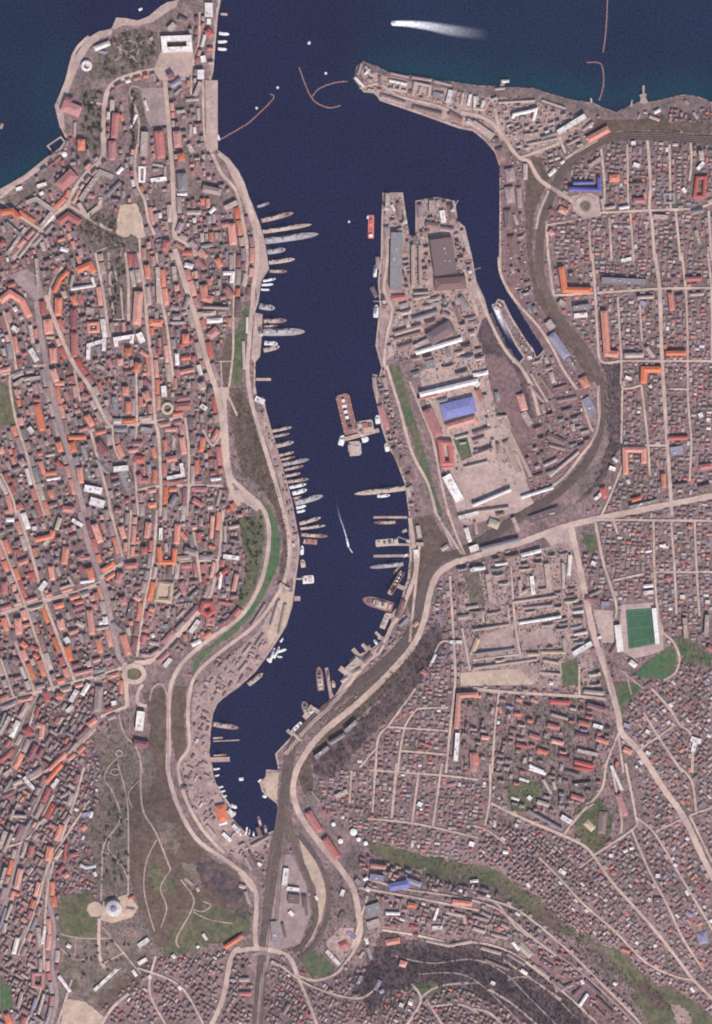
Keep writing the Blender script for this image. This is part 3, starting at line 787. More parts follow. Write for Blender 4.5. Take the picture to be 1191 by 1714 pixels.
# ------------------------------------------------------------------ buildings
def ribbon(pts, w, closed):
    n = len(pts); out = []
    for i in range(n):
        def unit(a, b):
            dx, dy = b[0]-a[0], b[1]-a[1]; L = math.hypot(dx, dy) or 1e-6; return dx/L, dy/L
        if closed or 0 < i < n-1:
            u = unit(pts[i-1], pts[i]); v = unit(pts[i], pts[(i+1) % n])
            nx, ny = -(u[1]+v[1]), u[0]+v[0]; L = math.hypot(nx, ny) or 1e-6; nx /= L; ny /= L
            c = max(.45, nx*-u[1]+ny*u[0]); nx /= c; ny /= c
        else:
            u = unit(pts[0], pts[1]) if i == 0 else unit(pts[-2], pts[-1]); nx, ny = -u[1], u[0]
        out.append(((pts[i][0]+nx*w/2, pts[i][1]+ny*w/2), (pts[i][0]-nx*w/2, pts[i][1]-ny*w/2)))
    return out
def trim(pts, d, closed):
    if closed: return pts
    q = list(pts)
    for a, b in ((0, 1), (-1, -2)):
        dx, dy = q[b][0]-q[a][0], q[b][1]-q[a][1]; L = math.hypot(dx, dy); t = max(-.9, min(.45, d/L if L else 0))
        q[a] = (q[a][0]+dx*t, q[a][1]+dy*t)
    return q
def mk_walls(pts, w, h, closed, z0=-4):
    E = ribbon(pts, w, closed); n = len(pts); v = []; f = []
    for a, b in E: v += [(a[0],a[1],z0),(b[0],b[1],z0),(a[0],a[1],h),(b[0],b[1],h)]
    for i in range(n if closed else n-1):
        p = 4*i; q = 4*((i+1) % n)
        f += [(p, p+2, q+2, q), (p+1, q+1, q+3, p+3)]
    if not closed: f += [(0,1,3,2), (4*n-4,4*n-2,4*n-1,4*n-3)]
    return v, f
def mk_roof(pts, w, h, rise, closed, flat, hip=.5, over=.5):
    n = len(pts); v = []; f = []
    P0 = trim(pts, -over, closed)
    if flat:
        E = ribbon(P0, w+2*over, closed); I = ribbon(trim(pts, .6, closed), w-1.4, closed)
        for (a, b), (c, d) in zip(E, I):
            v += [(a[0],a[1],h-.3),(a[0],a[1],h+.7),(c[0],c[1],h+.68),(c[0],c[1],h+.15),(d[0],d[1],h+.15),(d[0],d[1],h+.68),(b[0],b[1],h+.7),(b[0],b[1],h-.3)]
        for i in range(n if closed else n-1):
            p = 8*i; q = 8*((i+1) % n)
            for k in range(7): f.append((p+k, q+k, q+k+1, p+k+1))
            f.append((p+7, q+7, q, p))
        if not closed:
            for p, o in ((0, 0), (8*n-8, 1)):
                f += [(p,p+1,p+6,p+7), (p+1,p+2,p+5,p+6), (p+2,p+3,p+4,p+5)]
        return v, f
    E = ribbon(P0, w+2*over, closed); C = ribbon(trim(pts, hip*w*.9, closed), .02, closed)
    for (a, b), (c, d) in zip(E, C):
        v += [(a[0],a[1],h-.1),((c[0]+d[0])/2,(c[1]+d[1])/2,h+rise),(b[0],b[1],h-.1)]
    for i in range(n if closed else n-1):
        p = 3*i; q = 3*((i+1) % n)
        f += [(p, q, q+1, p+1), (p+1, q+1, q+2, p+2)]
    if not closed: f += [(0,1,2), (3*n-3,3*n-1,3*n-2)]
    return v, f
def rv(v, f):    # face winding: photo y runs down, mirrored, so fix upward normals later
    return v, f
nb = 0
def fix(o):
    bm = bmesh.new(); bm.from_mesh(o.data); bmesh.ops.recalc_face_normals(bm, faces=bm.faces[:]); bm.to_mesh(o.data); bm.free()
def building(pts, w, col, h=None, closed=False, name='town_building', cat='building', rise=None, flat=None, label=None, phrase=None, group='buildings', detail=True):
    """pts in photo px, w in photo px"""
    global nb
    nb += 1
    cx = sum(p[0] for p in pts)/len(pts); cy = sum(p[1] for p in pts)/len(pts)
    stamp_path(pts+([pts[0]] if closed else []), w+1.2)
    # end points are the ends of the block
    L = sum(math.hypot(b[0]-a[0], b[1]-a[1]) for a, b in zip(pts[:-1], pts[1:]))
    if h is None: h = max(4.5, min(13, w*S*.75))*rnd.uniform(.9, 1.15)
    if flat is None: flat = (col in 'gpwkl' and w*S > 9 and rnd.random() < .75)
    if rise is None: rise = min(5, w*S*.24)
    wx, wy = W((cx, cy)); z = min(H(*p) for p in pts+[(cx, cy)])
    q = [((p[0]-cx)*S, (cy-p[1])*S) for p in pts]
    root = empty(name, (wx, wy, z), cat=cat, group=group)
    v, f = mk_walls(q, w*S, h, closed); o = obj('wall', v, f, 'wall', root); fix(o)
    v, f = mk_roof(q, w*S, h, rise, closed, flat); o = obj('roof', v, f, 'roof_'+col, root); fix(o)
    if detail and flat and L*S > 20:
        for k in range(min(5, int(L*S/16))):
            i = rnd.randrange(len(q)-1); t = rnd.uniform(.15, .85)
            x = q[i][0]+(q[i+1][0]-q[i][0])*t; y = q[i][1]+(q[i+1][1]-q[i][1])*t
            a = math.atan2(q[i+1][1]-q[i][1], q[i+1][0]-q[i][0]); s = rnd.uniform(1.2, 2.6); off = rnd.uniform(-.25, .25)*w*S
            x += -math.sin(a)*off; y += math.cos(a)*off
            vv_, ff_ = [], []; box(vv_, ff_, -s*1.3, s*1.3, -s, s, h+.16, h+1+s*.6)
            c_, s_ = math.cos(a), math.sin(a); vv_ = [(x+c_*X-s_*Y, y+s_*X+c_*Y, Z) for X, Y, Z in vv_]
            obj('roof_hatch', vv_, ff_, 'wall', o)
    elif detail and not flat and col in 'ordbm' and L*S > 10:
        for k in range(min(4, 1+int(L*S/18))):
            i = rnd.randrange(len(q)-1) if len(q) > 1 else 0; t = rnd.uniform(.2, .8)
            x = q[i][0]+(q[i+1][0]-q[i][0])*t; y = q[i][1]+(q[i+1][1]-q[i][1])*t+rnd.uniform(-.2, .2)*w*S
            vv_, ff_ = [], []; box(vv_, ff_, x-.6, x+.6, y-.6, y+.6, h+rise*.3, h+rise+1.2); obj('chimney', vv_, ff_, 'wall', o)
    if phrase is None:
        A = L*w
        kind = {'warehouse': 'shed', 'house': 'house'}.get(cat, 'building')
        shape = 'ring-shaped' if closed else ('angled' if len(pts) == 3 else 'courtyard' if len(pts) > 3 else ('long' if L > 2.6*w and L > 16 else 'squarish' if L < 1.4*w else 'oblong'))
        size = 'small' if A < 90 else 'large' if A > 480 else 'mid-sized'
        phrase = f'{size} {shape} {RW[col]} {kind}'
    if label: root['label'] = label
    else: BREC.append((root, cx, cy, phrase))
    return root
def ext(pts, e):   # lengthen an open path at both ends by e
    return trim(pts, -e, False)

# tile c r ; optional ! closed ; points ; w ; colour ; (height)
BLD = {
(0,0): "!815 195 940 190 945 245 820 250;26;w;12|470 245 545 215;24;w|490 255 530 262;14;l|1040 15 1040 85;38;w;7|1040 95 1040 122;18;w|1030 150 1052 180;30;r|1005 232 1020 172;14;w|310 525 400 560;56;r|320 490 360 500;26;d|405 695 405 750;36;o|372 610 370 680;12;p|560 500 558 555;22;p|578 565 570 690;34;r|560 705 560 800;34;r|600 572 612 600;16;o|790 655 805 790;40;r|880 655 888 735;38;r|900 765 906 800;30;o|722 660 716 780;34;p|!695 835 722 835 718 905 695 905;10;w|752 902 830 892;20;w|822 830 822 878;12;p|760 820 812 828;12;p|905 865 912 955;46;g|882 970 932 968;14;w|295 935 370 862;56;r|400 1000 500 860 565 885;24;p|392 1015 432 1080 498 1030 502 985;20;p|440 975 470 985;20;r|530 980 602 910;18;g|585 868 612 838;16;w|130 1012 180 992 265 1050 205 1130;20;p|0 1062 58 1052 96 1090;30;o|0 1222 20 1208;28;r|290 1112 340 1075 400 1112;34;r|40 1262 130 1135;16;p|92 1285 190 1160;14;p|212 1130 268 1072;12;w|1045 1062 1070 1035;18;w|1152 1115 1162 1220;36;o|1105 1125 1140 1118;22;o|832 1200 822 1250;34;r|905 1262 960 1262;26;r|905 1110 885 1160;24;m|1010 280 1015 310;24;w|1000 350 1000 395;30;w|970 480 1000 410;20;p|850 430 900 400;24;l|870 470 905 440;14;l|840 365 860 395;30;d|925 500 990 495;14;p|880 560 920 555;16;p|950 620 945 680;14;p|930 1060 1000 1060;20;p|1010 940 1100 960;34;m|1120 1040 1180 1010;24;p|1000 1230 1060 1220;16;g|430 330 445 310;16;w|940 720 960 760;20;p|985 540 990 600;14;p|840 150 870 120;26;p|890 90 930 110;24;b|760 190 745 200;16;p|80 945 110 935;16;w|185 930 230 915;16;w|200 970 215 960;16;w|300 1240 340 1250;20;w|30 1110 110 1180;16;g|680 570 650 640;12;w|720 500 735 550;12;w",
(1,0): "748 402 835 420;12;w;6|745 440 832 455;12;p;6|775 408 770 442;10;p;6|805 414 800 448;10;p;6|865 475 876 412 950 428 944 482;12;p;6|905 432 898 472;12;p;6|1040 512 1056 450;22;w;7|1105 525 1116 462;12;p;6|1140 525 1152 470;12;w;6|1180 520 1188 480;12;p;6|705 478 830 518;20;m;6|865 535 1010 572;20;b;7|1045 562 1110 602;24;b;7|1135 598 1191 635;24;p;8|610 315 592 372;10;p;5|625 370 650 345;10;w;5|578 385 620 430;10;w;5|640 450 670 455;16;p;5|755 365 845 385;10;m;5|860 385 960 400;12;m;5|970 405 1060 425;12;m;5|965 470 1020 480;26;g;6|630 330 660 380;8;p;5|700 380 705 430;14;b;5|740 965 740 1080;22;p;9|790 1010 800 1090;18;b;9|735 1130 745 1190;26;m;8|800 1140 815 1190;24;p;8|900 1020 905 1090;24;m;8|960 1000 960 1060;26;p;9|1010 1050 1020 1110;24;w;8|1050 1020 1065 1100;30;b;9|930 1120 1000 1130;28;b;9|870 1180 890 1220;24;k;9|1110 1150 1150 1270;16;p;8|1000 1140 1070 1150;20;m;9|760 1020 775 1050;10;w;6",
(2,0): "480 942 632 948 628 885;17;u;14|500 915 605 912;13;u;13|424 662 560 578;24;w;13|470 722 532 690;12;p;8|570 702 678 642;34;o;12|580 632 596 628;12;w;5|198 590 205 572 280 556 315 546 302 600;14;w;12|130 512 310 502;9;p;6|345 500 462 540;7;p;5|905 562 934 548;14;w;7|1135 752 1140 800;22;p;12|1150 810 1120 845;16;w;8|!1118 888 1158 886 1150 980 1104 980;15;r;9|680 890 730 888;36;o;10|800 1002 862 1000;26;r;9|855 960 860 990;14;o;8|!952 968 998 966 1002 1008 958 1012;10;g;6|792 715 808 712;18;w;7|180 840 192 905;44;m;8|180 932 190 1010;44;m;8|228 935 236 1035;22;m;7|172 1045 180 1140;36;b;7|190 1175 215 1280;36;b;7|262 815 262 895;20;p;7|380 875 412 842;18;w;7|440 815 455 800;14;w|0 615 100 685;34;p;9|92 700 130 702;24;k;8|130 740 150 800;40;b;8|385 1040 400 1060;22;d;7|430 1040 470 1060;30;o;7|380 1150 400 1170;24;o;8|550 650 600 610;14;p;6|640 990 650 1040;12;p|580 830 640 790;20;p;8|255 680 330 670;22;p;8|340 690 420 660;14;g;8|270 720 420 690;9;p;6|240 590 260 600;24;g;6|800 820 830 830;20;w|1045 940 1060 960;16;w|1110 1150 1130 1220;16;p;9|900 1080 970 1085;20;p;9|780 920 850 915;14;k;9|660 1040 710 1030;14;p;8|730 1040 780 1030;14;w;8|1090 1060 1150 1050;18;g;10|55 500 40 550;14;w;7|0 540 60 545;14;p;7|110 445 160 440;10;p;5|10 480 8 540;12;w;7|145 405 180 405;12;w;5|840 470 865 515;20;p;5|880 580 930 600;14;p;5|1060 500 1075 520;12;m;5|1100 560 1120 590;14;m;5",
(0,1): "0 222 48 182 108 220 148 300;32;o;12|180 10 192 165;16;p;12|268 178 300 110 340 72;22;o;12|292 205 290 295;34;o;12|382 70 448 42 470 80;32;o;12|352 162 480 142;14;w;11|365 90 352 150;14;p;10|458 102 470 138;12;w|362 195 378 240;26;o|366 260 370 360;30;d;12|370 380 372 500;30;r;12|430 270 470 272;32;p|236 312 246 385;44;o;12|230 402 272 402;13;p|262 455 268 528;34;o;12|262 560 282 622;30;o;12|272 632 320 630;22;o|!440 335 488 332 490 370 444 372;15;o;9|440 512 442 442 520 418 518 470;18;w;12|582 450 576 412 660 398 656 432;18;w;12|692 382 712 428;30;w;12|692 175 682 340;42;o;13|732 42 740 110;26;o;12|745 328 810 332;34;o;12|786 55 792 235;20;p;12|640 455 642 490;30;o|692 528 680 575;32;o|598 508 602 540;26;o|866 50 872 120;20;p|880 140 882 170;24;o|1012 140 1020 205 1060 215;36;o;12|1122 155 1160 200;28;r|1112 82 1160 82 1152 130;18;w;12|1010 252 1140 256;12;p;13|850 330 922 328;12;p;12|860 300 900 300;28;m|1040 400 1085 362;40;r;10|925 385 925 430;34;o|895 445 962 412;22;r|880 482 884 540;18;w;11|880 560 890 600;20;r|892 578 968 562;22;o|872 605 874 658;14;r|988 540 1002 590;18;w|1000 625 1014 662;30;p|815 645 820 698;24;w;11|872 750 952 742;36;r;10|880 708 950 700;28;d;9|626 648 628 690;30;o|640 722 642 780;26;o|722 672 742 718;32;o|570 700 582 780;24;g;10|530 715 535 740;20;p|408 690 440 705;30;r|432 790 462 842;30;o|182 735 212 865;32;o;12|165 712 200 715;18;r|142 850 162 875;22;w|70 640 110 612 200 602;16;p;13|340 902 430 900;20;o|355 925 370 972;30;o|290 922 304 970;28;o|490 920 530 980;30;d|412 940 432 1010;18;g|228 992 272 984;12;p|215 1082 280 1075;20;o|232 1112 300 1100;11;w|250 1160 260 1200;26;o|395 1050 405 1128;28;o|568 1060 640 1052;26;w;11|422 1152 508 1168;32;w;12|450 1215 520 1235;38;w;12|662 932 712 932;22;r|670 1010 722 1012;36;r;10|690 1085 700 1115 740 1118;26;r|772 1060 770 1125;20;o|820 862 882 860;20;o|862 890 866 950;14;p|905 900 918 982;26;o|820 912 828 965;18;o|830 1012 882 1002;28;o|902 1030 912 1088 832 1104;16;w;12|1012 900 1002 970;22;o|980 1012 982 1080;20;o|740 1240 780 1235;26;o|575 1262 605 1270;22;r|310 1255 370 1262;30;r|440 60 480 90;14;g|640 1105 650 1150;18;k|480 1010 540 1080;14;g|610 1070 650 1160;40;g;6|150 460 185 520;26;w;9|60 350 90 370;22;w|70 250 80 270;18;w|150 340 165 430;18;p|10 410 20 420;12;w|100 1010 120 1040;30;m|0 950 10 980;24;o|200 1020 220 1080;18;o|280 1020 310 1050;22;r|90 1230 110 1260;26;r|980 10 1020 60;22;r|1080 10 1100 50;26;o|920 40 960 50;24;w|655 70 670 150;20;p|735 150 745 240;22;p|1050 650 1040 690;24;k|1000 740 1030 760;20;w|870 900 860 940;14;p|700 860 760 870;28;g|880 1190 850 1240;28;g|960 1210 1010 1240;24;r|1050 1110 1100 1105;14;w|1100 1160 1080 1240;12;p|640 970 690 960;18;o|760 950 775 1000;20;o|430 1050 450 1110;16;g|600 760 610 790;14;g|480 540 520 560;16;p|540 510 560 550;18;r|760 450 780 500;18;r|700 470 740 500;18;o|720 610 745 640;18;d|940 200 920 260;20;m|850 250 890 260;22;m",
(1,1): "786 -120 780 165;58;g;15|865 -60 866 150;15;p;12|900 -60 902 150;13;p;12|1005 -90 1030 90;110;k;17|975 140 1130 128;62;b;13|762 205 830 200;22;r;7|800 250 840 240;24;p;7|870 182 945 178;12;p;9|870 210 950 195;14;p;8|862 312 990 272;16;g;9|770 385 910 345;20;p;9|770 412 905 375;14;b;9|945 415 1060 345;64;k;14|880 480 1110 410;20;w;9|748 440 760 490;22;p;7|790 455 865 430;18;b;8|870 450 948 415;22;p;9|1010 280 1050 300;22;m;8|1100 200 1140 260;24;g;9|1070 240 1100 320;18;b;9|1150 120 1180 200;14;p;7|1010 775 1175 735;80;u;12|900 688 1191 618;24;w;13|890 710 990 688;10;r;11|935 760 995 895;50;r;11|!1002 925 1050 930 1062 1028 1014 1030;24;r;12|1030 850 1180 805;30;o;10|1075 905 1140 888 1170 1000;12;p;7|1010 1052 1075 1045;14;r;8|1085 1060 1150 1250;10;p;7|860 640 905 760;6;p;4|1120 1050 1240 1020;10;p;7|1032 1090 1100 1215;44;w;10|1165 880 1191 875;16;d;8|1170 930 1191 925;14;d;8|1172 970 1191 965;12;p;8|1130 640 1191 625;10;d;11|930 540 975 530;38;g;6|860 590 900 580;26;g;6|700 740 740 860;26;r;6|670 600 690 700;16;p;5|720 600 735 660;18;m;5|770 950 790 1010;26;b;6|800 1000 815 1050;30;b;6|840 1080 860 1120;26;b;6|840 1150 850 1200;16;p;6|690 0 690 60;18;m;6|660 150 685 200;20;b;5|80 705 125 725;26;w;5|20 420 25 560;12;p;5|30 80 20 140;14;p|40 300 38 380;8;w;5|1100 930 1130 925;10;p;6",
(2,1): "440 50 458 165 590 168;28;o;13|642 118 862 128;30;g;14|652 270 668 482 725 488;32;o;13|500 258 582 248;26;g;12|505 295 570 290;22;w;9|820 205 900 200;14;p;12|835 230 860 240;26;l;8|982 180 992 268;24;o;11|1060 112 1140 110;20;r;10|960 482 1062 480;24;o;11|755 492 850 490;22;p;11|865 450 900 500;18;p;11|850 630 852 562 940 562;30;o;11|972 905 1072 902;18;r;9|985 972 1045 962;42;l;8|762 1085 758 962 850 962 852 1030;26;o;11|948 1080 952 1150;22;o;10|1130 1050 1191 1042;26;r;9|645 1150 662 1200;30;r;9|790 1215 840 1200;18;o;9|372 322 400 358;36;p;9|390 385 470 500;44;l;9|472 505 512 562;20;g;9|545 600 570 650;38;o;9|235 685 258 765;34;o;8|252 775 290 838;30;p;7|290 582 372 722;11;p;5|370 885 460 930;30;b;7|560 705 600 780;44;l;7|152 805 290 1095;16;p;10|385 1092 528 972;13;p;8|355 1040 420 1010;14;p;8|370 1080 420 1060;14;g;8|120 800 170 795;14;p;8|100 910 100 980;14;p;8|0 985 100 950;10;k;11|0 920 60 900;14;m;8|0 880 90 850;14;b;8|0 1240 190 1160;14;w;12|240 1200 400 1150;14;w;8|20 1270 180 1250;12;p;8|160 920 230 1080;26;p;8|0 620 30 640;30;w;10|20 660 50 720;26;r;9|60 690 80 780;24;p;9|0 800 20 830;20;o;8|680 1050 710 1060;18;w;8|700 1000 720 1020;16;w;7|610 1210 640 1180;16;w;7|430 220 460 240;28;p;8|740 20 790 10;16;w|1000 1140 1070 1130;14;k;10|1120 1150 1180 1135;13;k;10|780 1250 920 1215;16;g;11|1165 810 1180 815;16;w;5|1130 780 1140 800;20;w;6|760 600 790 610;16;w;6|880 640 890 650;14;w;6|770 1110 780 1130;14;w;6|280 640 350 720;14;m;6|330 590 400 690;14;b;6|400 660 470 640;12;b;6|420 720 520 700;16;b;6|540 880 580 870;16;p;7|380 940 460 960;14;m;6|1000 100 1010 120;20;d;7|490 80 500 130;24;k;9|1010 200 1050 190;12;k;9|1080 190 1150 185;14;p;9",
(0,2): "162 75 182 72;20;w|172 132 258 112 264 82;24;o;11|330 165 320 250;32;o;10|252 262 262 330;26;o;9|470 52 502 142;30;o;11|392 225 450 218;18;r|392 258 425 285;24;d|445 270 462 328;30;o|400 342 470 332;13;w|300 372 362 352 340 312;13;p;10|20 340 24 400;28;r|68 350 72 385;18;o|602 62 622 122;24;o|742 42 732 120;28;o;10|886 52 880 150;28;o;11|792 165 800 242 868 242 872 172;22;o;12|802 72 800 130;16;w|718 165 722 200;28;r|622 262 685 255;26;r|602 292 590 340;30;r|610 415 620 452;34;r|670 410 700 430;22;o|745 470 770 480;24;o|88 520 96 600;34;o;11|105 640 130 665;24;o|60 722 92 745;28;d|150 660 192 680;20;r|170 700 190 720;18;o|270 465 318 452;26;o|298 525 312 578;32;o|332 660 352 732;28;o;11|372 800 462 778;16;o;10|360 760 400 750;20;d|446 480 460 600;28;o;11|480 575 542 565;14;p|488 622 502 692;26;o;11|612 602 642 702;30;o;11|1060 10 1052 120;18;o;10|1002 20 1000 60;20;m|1112 212 1191 222;20;w;12|1102 292 1092 372;14;w;10|1135 275 1080 322;22;r;9|1180 300 1162 385;20;o;9|1120 60 1122 140;14;p;12|1140 70 1191 60;14;p;12|1150 130 1191 140;12;g;12|948 592 990 532;22;w;9|942 425 990 382;18;g;9|955 655 1000 632;20;w;8|818 762 850 722;20;w;8|712 572 742 580;24;r|758 600 765 612;16;w|!795 345 855 352 848 432 778 428;18;s;8|702 702 750 705 792 680;16;m;12|352 935 384 880;22;w;12|410 902 442 845;22;w;12|332 985 366 958;20;w;10|470 825 525 805;20;p;8|495 860 485 985;36;m;12|555 945 578 942;20;w;7|702 985 692 1080;38;w;12|665 1140 738 1152;32;d;11|225 885 240 935;26;r|285 905 312 912;30;o|130 1070 148 1100;36;r;9|182 1050 212 1060 205 1120;24;o;9|440 1055 480 1022;26;o;10|145 1225 182 1150;26;d;9|190 1210 215 1170;18;d;8|245 1275 330 1192;20;o;11|340 1192 382 1140;12;p;12|0 1100 48 1010;16;p;13|0 1060 28 990;12;g;12|380 220 420 200;20;d|230 340 200 380;24;w|140 230 90 250;24;o|60 580 70 640;20;k;8|340 440 360 490;20;k|360 480 420 460;20;d|380 540 420 560;22;p|920 180 980 200;30;m|900 340 920 400;22;r|660 440 640 520;20;k|800 560 840 560;18;g|560 540 600 580;18;g|740 640 790 650;18;p|30 30 70 30;18;w|300 20 280 80;20;s|360 30 410 60;18;w|900 90 930 130;18;o|1040 160 1070 170;16;o|240 130 220 160;20;p|870 420 900 390;16;p|880 520 920 480;12;p|1090 440 1160 450;14;r|1110 520 1140 500;14;g|330 620 340 640;26;w|440 720 400 690;16;k|110 560 150 550;18;o",
(1,2): "1095 20 1191 -5;18;w;9|1130 70 1150 140;20;w;8|1150 180 1191 165;30;w;8|1152 282 1191 278;16;w;12|1191 900 1095 905 1082 1070;24;o;13|1088 1092 1078 1230;20;w;12|1165 1190 1168 1280;34;r;10|530 1085 585 1035;20;g;13|452 1145 525 1100;18;g;13|378 1215 445 1165;18;g;13|540 780 600 725;34;p;6|560 800 610 775;20;s;6|620 740 660 700;22;b;6|690 700 720 650;14;p;6|510 838 540 815;12;p;5|200 430 160 560;14;p;6|230 450 200 600;14;p;6|250 380 200 350;18;p;6|130 450 60 560;12;m;5|60 650 20 700;12;p;5|120 600 80 660;12;m;5|40 740 0 790;14;p;5|880 150 918 152;16;p;6|880 180 885 220;20;w;6|890 60 900 120;20;p;6|820 430 790 520;24;b;7|870 560 890 540;18;o;6|800 560 840 520;14;g;6|350 960 400 990;20;p;6|260 1085 310 1130;14;p;6|1110 570 1150 780;8;p;7|1191 620 1160 700;22;s;6|1160 780 1191 775;8;p;6|1050 640 1110 640;16;w;7|960 740 980 700;12;w;6|910 780 930 800;22;r;6|900 1140 960 1160;12;r;6|1010 40 1060 160;8;p;5|1040 160 1010 180;20;p;5|1130 470 1191 460;14;p;8|1090 520 1150 510;20;m;7|990 500 1000 540;14;l;5",
(2,2): "42 178 232 130;22;g;12|242 208 340 182;18;w;10|0 275 60 270;15;w;12|72 302 92 440;22;p;11|292 312 302 402;18;w;9|232 330 236 400 270 380;14;p;9|368 250 382 382;26;p;9|448 245 452 368;12;p;9|485 205 478 305;16;w;9|232 545 440 512;12;w;12|200 440 420 410;9;p;9|250 470 400 455;12;m;8|0 580 180 552;9;p;10|0 700 210 672;9;g;10|0 770 320 725;9;p;9|500 492 552 485;12;w;9|505 602 570 590;12;w;9|500 700 592 645;24;w;11|528 700 545 745;16;g;9|552 885 652 895;18;p;9|0 905 40 910;16;o;8|382 935 482 942;22;r;10|568 952 662 980;24;d;10|370 1052 432 1068;22;r;9|525 1038 582 1052;24;r;9|280 1100 332 1118;20;r;9|215 1148 270 1162;18;r;9|390 1130 450 1145;20;o;9|512 1100 580 1112;22;d;9|612 1118 672 1140;22;o;9|320 1175 372 1192;20;o;9|428 1208 482 1220;18;d;9|505 1235 602 1258;20;r;9|520 1178 622 1200;16;p;9|600 1052 645 1065;16;w;8|390 998 472 1022;13;p;9|290 922 322 938;18;o;8|215 922 242 932;18;o;8|205 998 240 1000;16;o;8|42 1112 80 1118;18;o;8|10 1195 18 1250;28;o;9|130 960 140 990;14;o;8|280 1252 352 1285;13;w;8|862 1082 878 1090;18;w;5|1085 1120 1135 1135;24;w;7|1110 1120 1095 1185;20;w;7|1165 1100 1185 1108;16;w;5|862 1185 882 1198;16;w;5|750 1170 790 1190;26;o;7|750 1050 780 1060;20;l;6|1055 520 1062 620;20;p;12|1168 505 1162 610;20;p;12|595 245 608 250;20;w;6|782 735 812 760;24;w;7|850 362 898 356;16;w;8|852 396 900 390;18;w;8|945 165 975 165;10;w;5|860 190 890 185;10;w;5|450 620 460 700;14;p;8|340 690 460 690;14;s;8|350 730 430 745;12;s;8|270 700 330 700;16;s;8|330 790 440 800;9;p;7|430 730 440 800;8;p;7|380 840 400 845;18;w;6|560 420 620 430;20;d;8|640 450 680 450;24;l;8|580 410 640 380;14;m;7|620 620 640 610;12;w;5|500 520 550 520;10;k;9|500 460 550 450;10;k;9|80 40 130 60;40;s;7|10 40 20 100;14;p;8|200 20 230 90;18;p;9|280 30 430 -20;34;k;8|720 640 690 700;16;b;6|1170 660 1191 680;24;r;7|970 320 980 325;24;r;6|1040 415 1050 415;20;w;6|1165 440 1175 440;18;w;6|1150 590 1165 600;18;w;6|1130 10 1150 10;18;r;6|1070 60 1090 70;20;o;6|930 160 960 155;12;w;6",
(0,3): "690 890 740 855;22;w;8|470 1112 600 992;16;w;7|292 1040 350 1118;15;w;7|88 850 68 930;20;w;11|105 505 82 605;28;o;12|252 395 240 465;32;o;12|160 390 150 445;24;r;10|235 70 310 -15;20;o;12|320 545 340 530;24;o;8|290 520 320 490;18;r;8|1095 190 1112 270;48;o;8|1090 285 1130 275;14;w;7|1135 215 1165 240;20;w;5|1118 900 1195 850;20;o;9|!165 1030 215 1030 210 1095 165 1090;15;r;10|400 485 430 500 480 490;14;w;7|372 205 388 215;14;w;6|690 978 730 955;18;w;7|858 935 870 950;18;w;7|335 885 350 895;18;w;7|50 240 130 245;14;p;12|70 210 55 260;12;p;12|160 260 130 300;12;g;9|30 320 0 400;22;p;12|60 330 20 420;14;p;12|120 50 170 110;16;w;10|20 40 60 10;16;p;10|20 120 60 60;12;g;10|260 100 290 60;18;w;8|300 150 350 120;16;m;8|320 280 350 240;18;m;8|380 330 360 370;18;m;8|410 310 430 290;22;o;8|350 440 390 430;20;r;8|330 380 320 470;12;r;8|410 240 450 230;20;l;8|460 220 450 250;14;w;8|200 280 230 260;20;p;9|20 990 60 960;12;m;9|110 750 130 770;18;o;8|190 800 200 900;20;p;9|225 790 210 880;12;w;9|110 1120 90 1200;16;p;11|180 1150 150 1240;14;l;10|220 1130 190 1230;12;p;10|30 1230 50 1280;26;o;9|0 600 30 500;16;p;12|30 700 0 800;12;g;10|60 680 30 760;12;p;10|470 520 480 540;14;w;5|640 650 670 640;14;r;6|630 700 670 710;14;m;6|920 555 960 590;16;p;5|980 600 990 620;14;p;5|680 1040 660 1010;14;w;6|740 1050 750 1040;16;w;6|900 1110 890 1090;14;w;6|1010 830 1030 860;14;w;6|980 900 990 890;12;w;6|900 100 930 105;20;k;5|960 200 980 220;14;m;5|1000 60 1030 160;12;m;6|1110 330 1150 370;16;w;6|1030 290 1070 340;12;p;6|1160 290 1191 320;18;w;6",
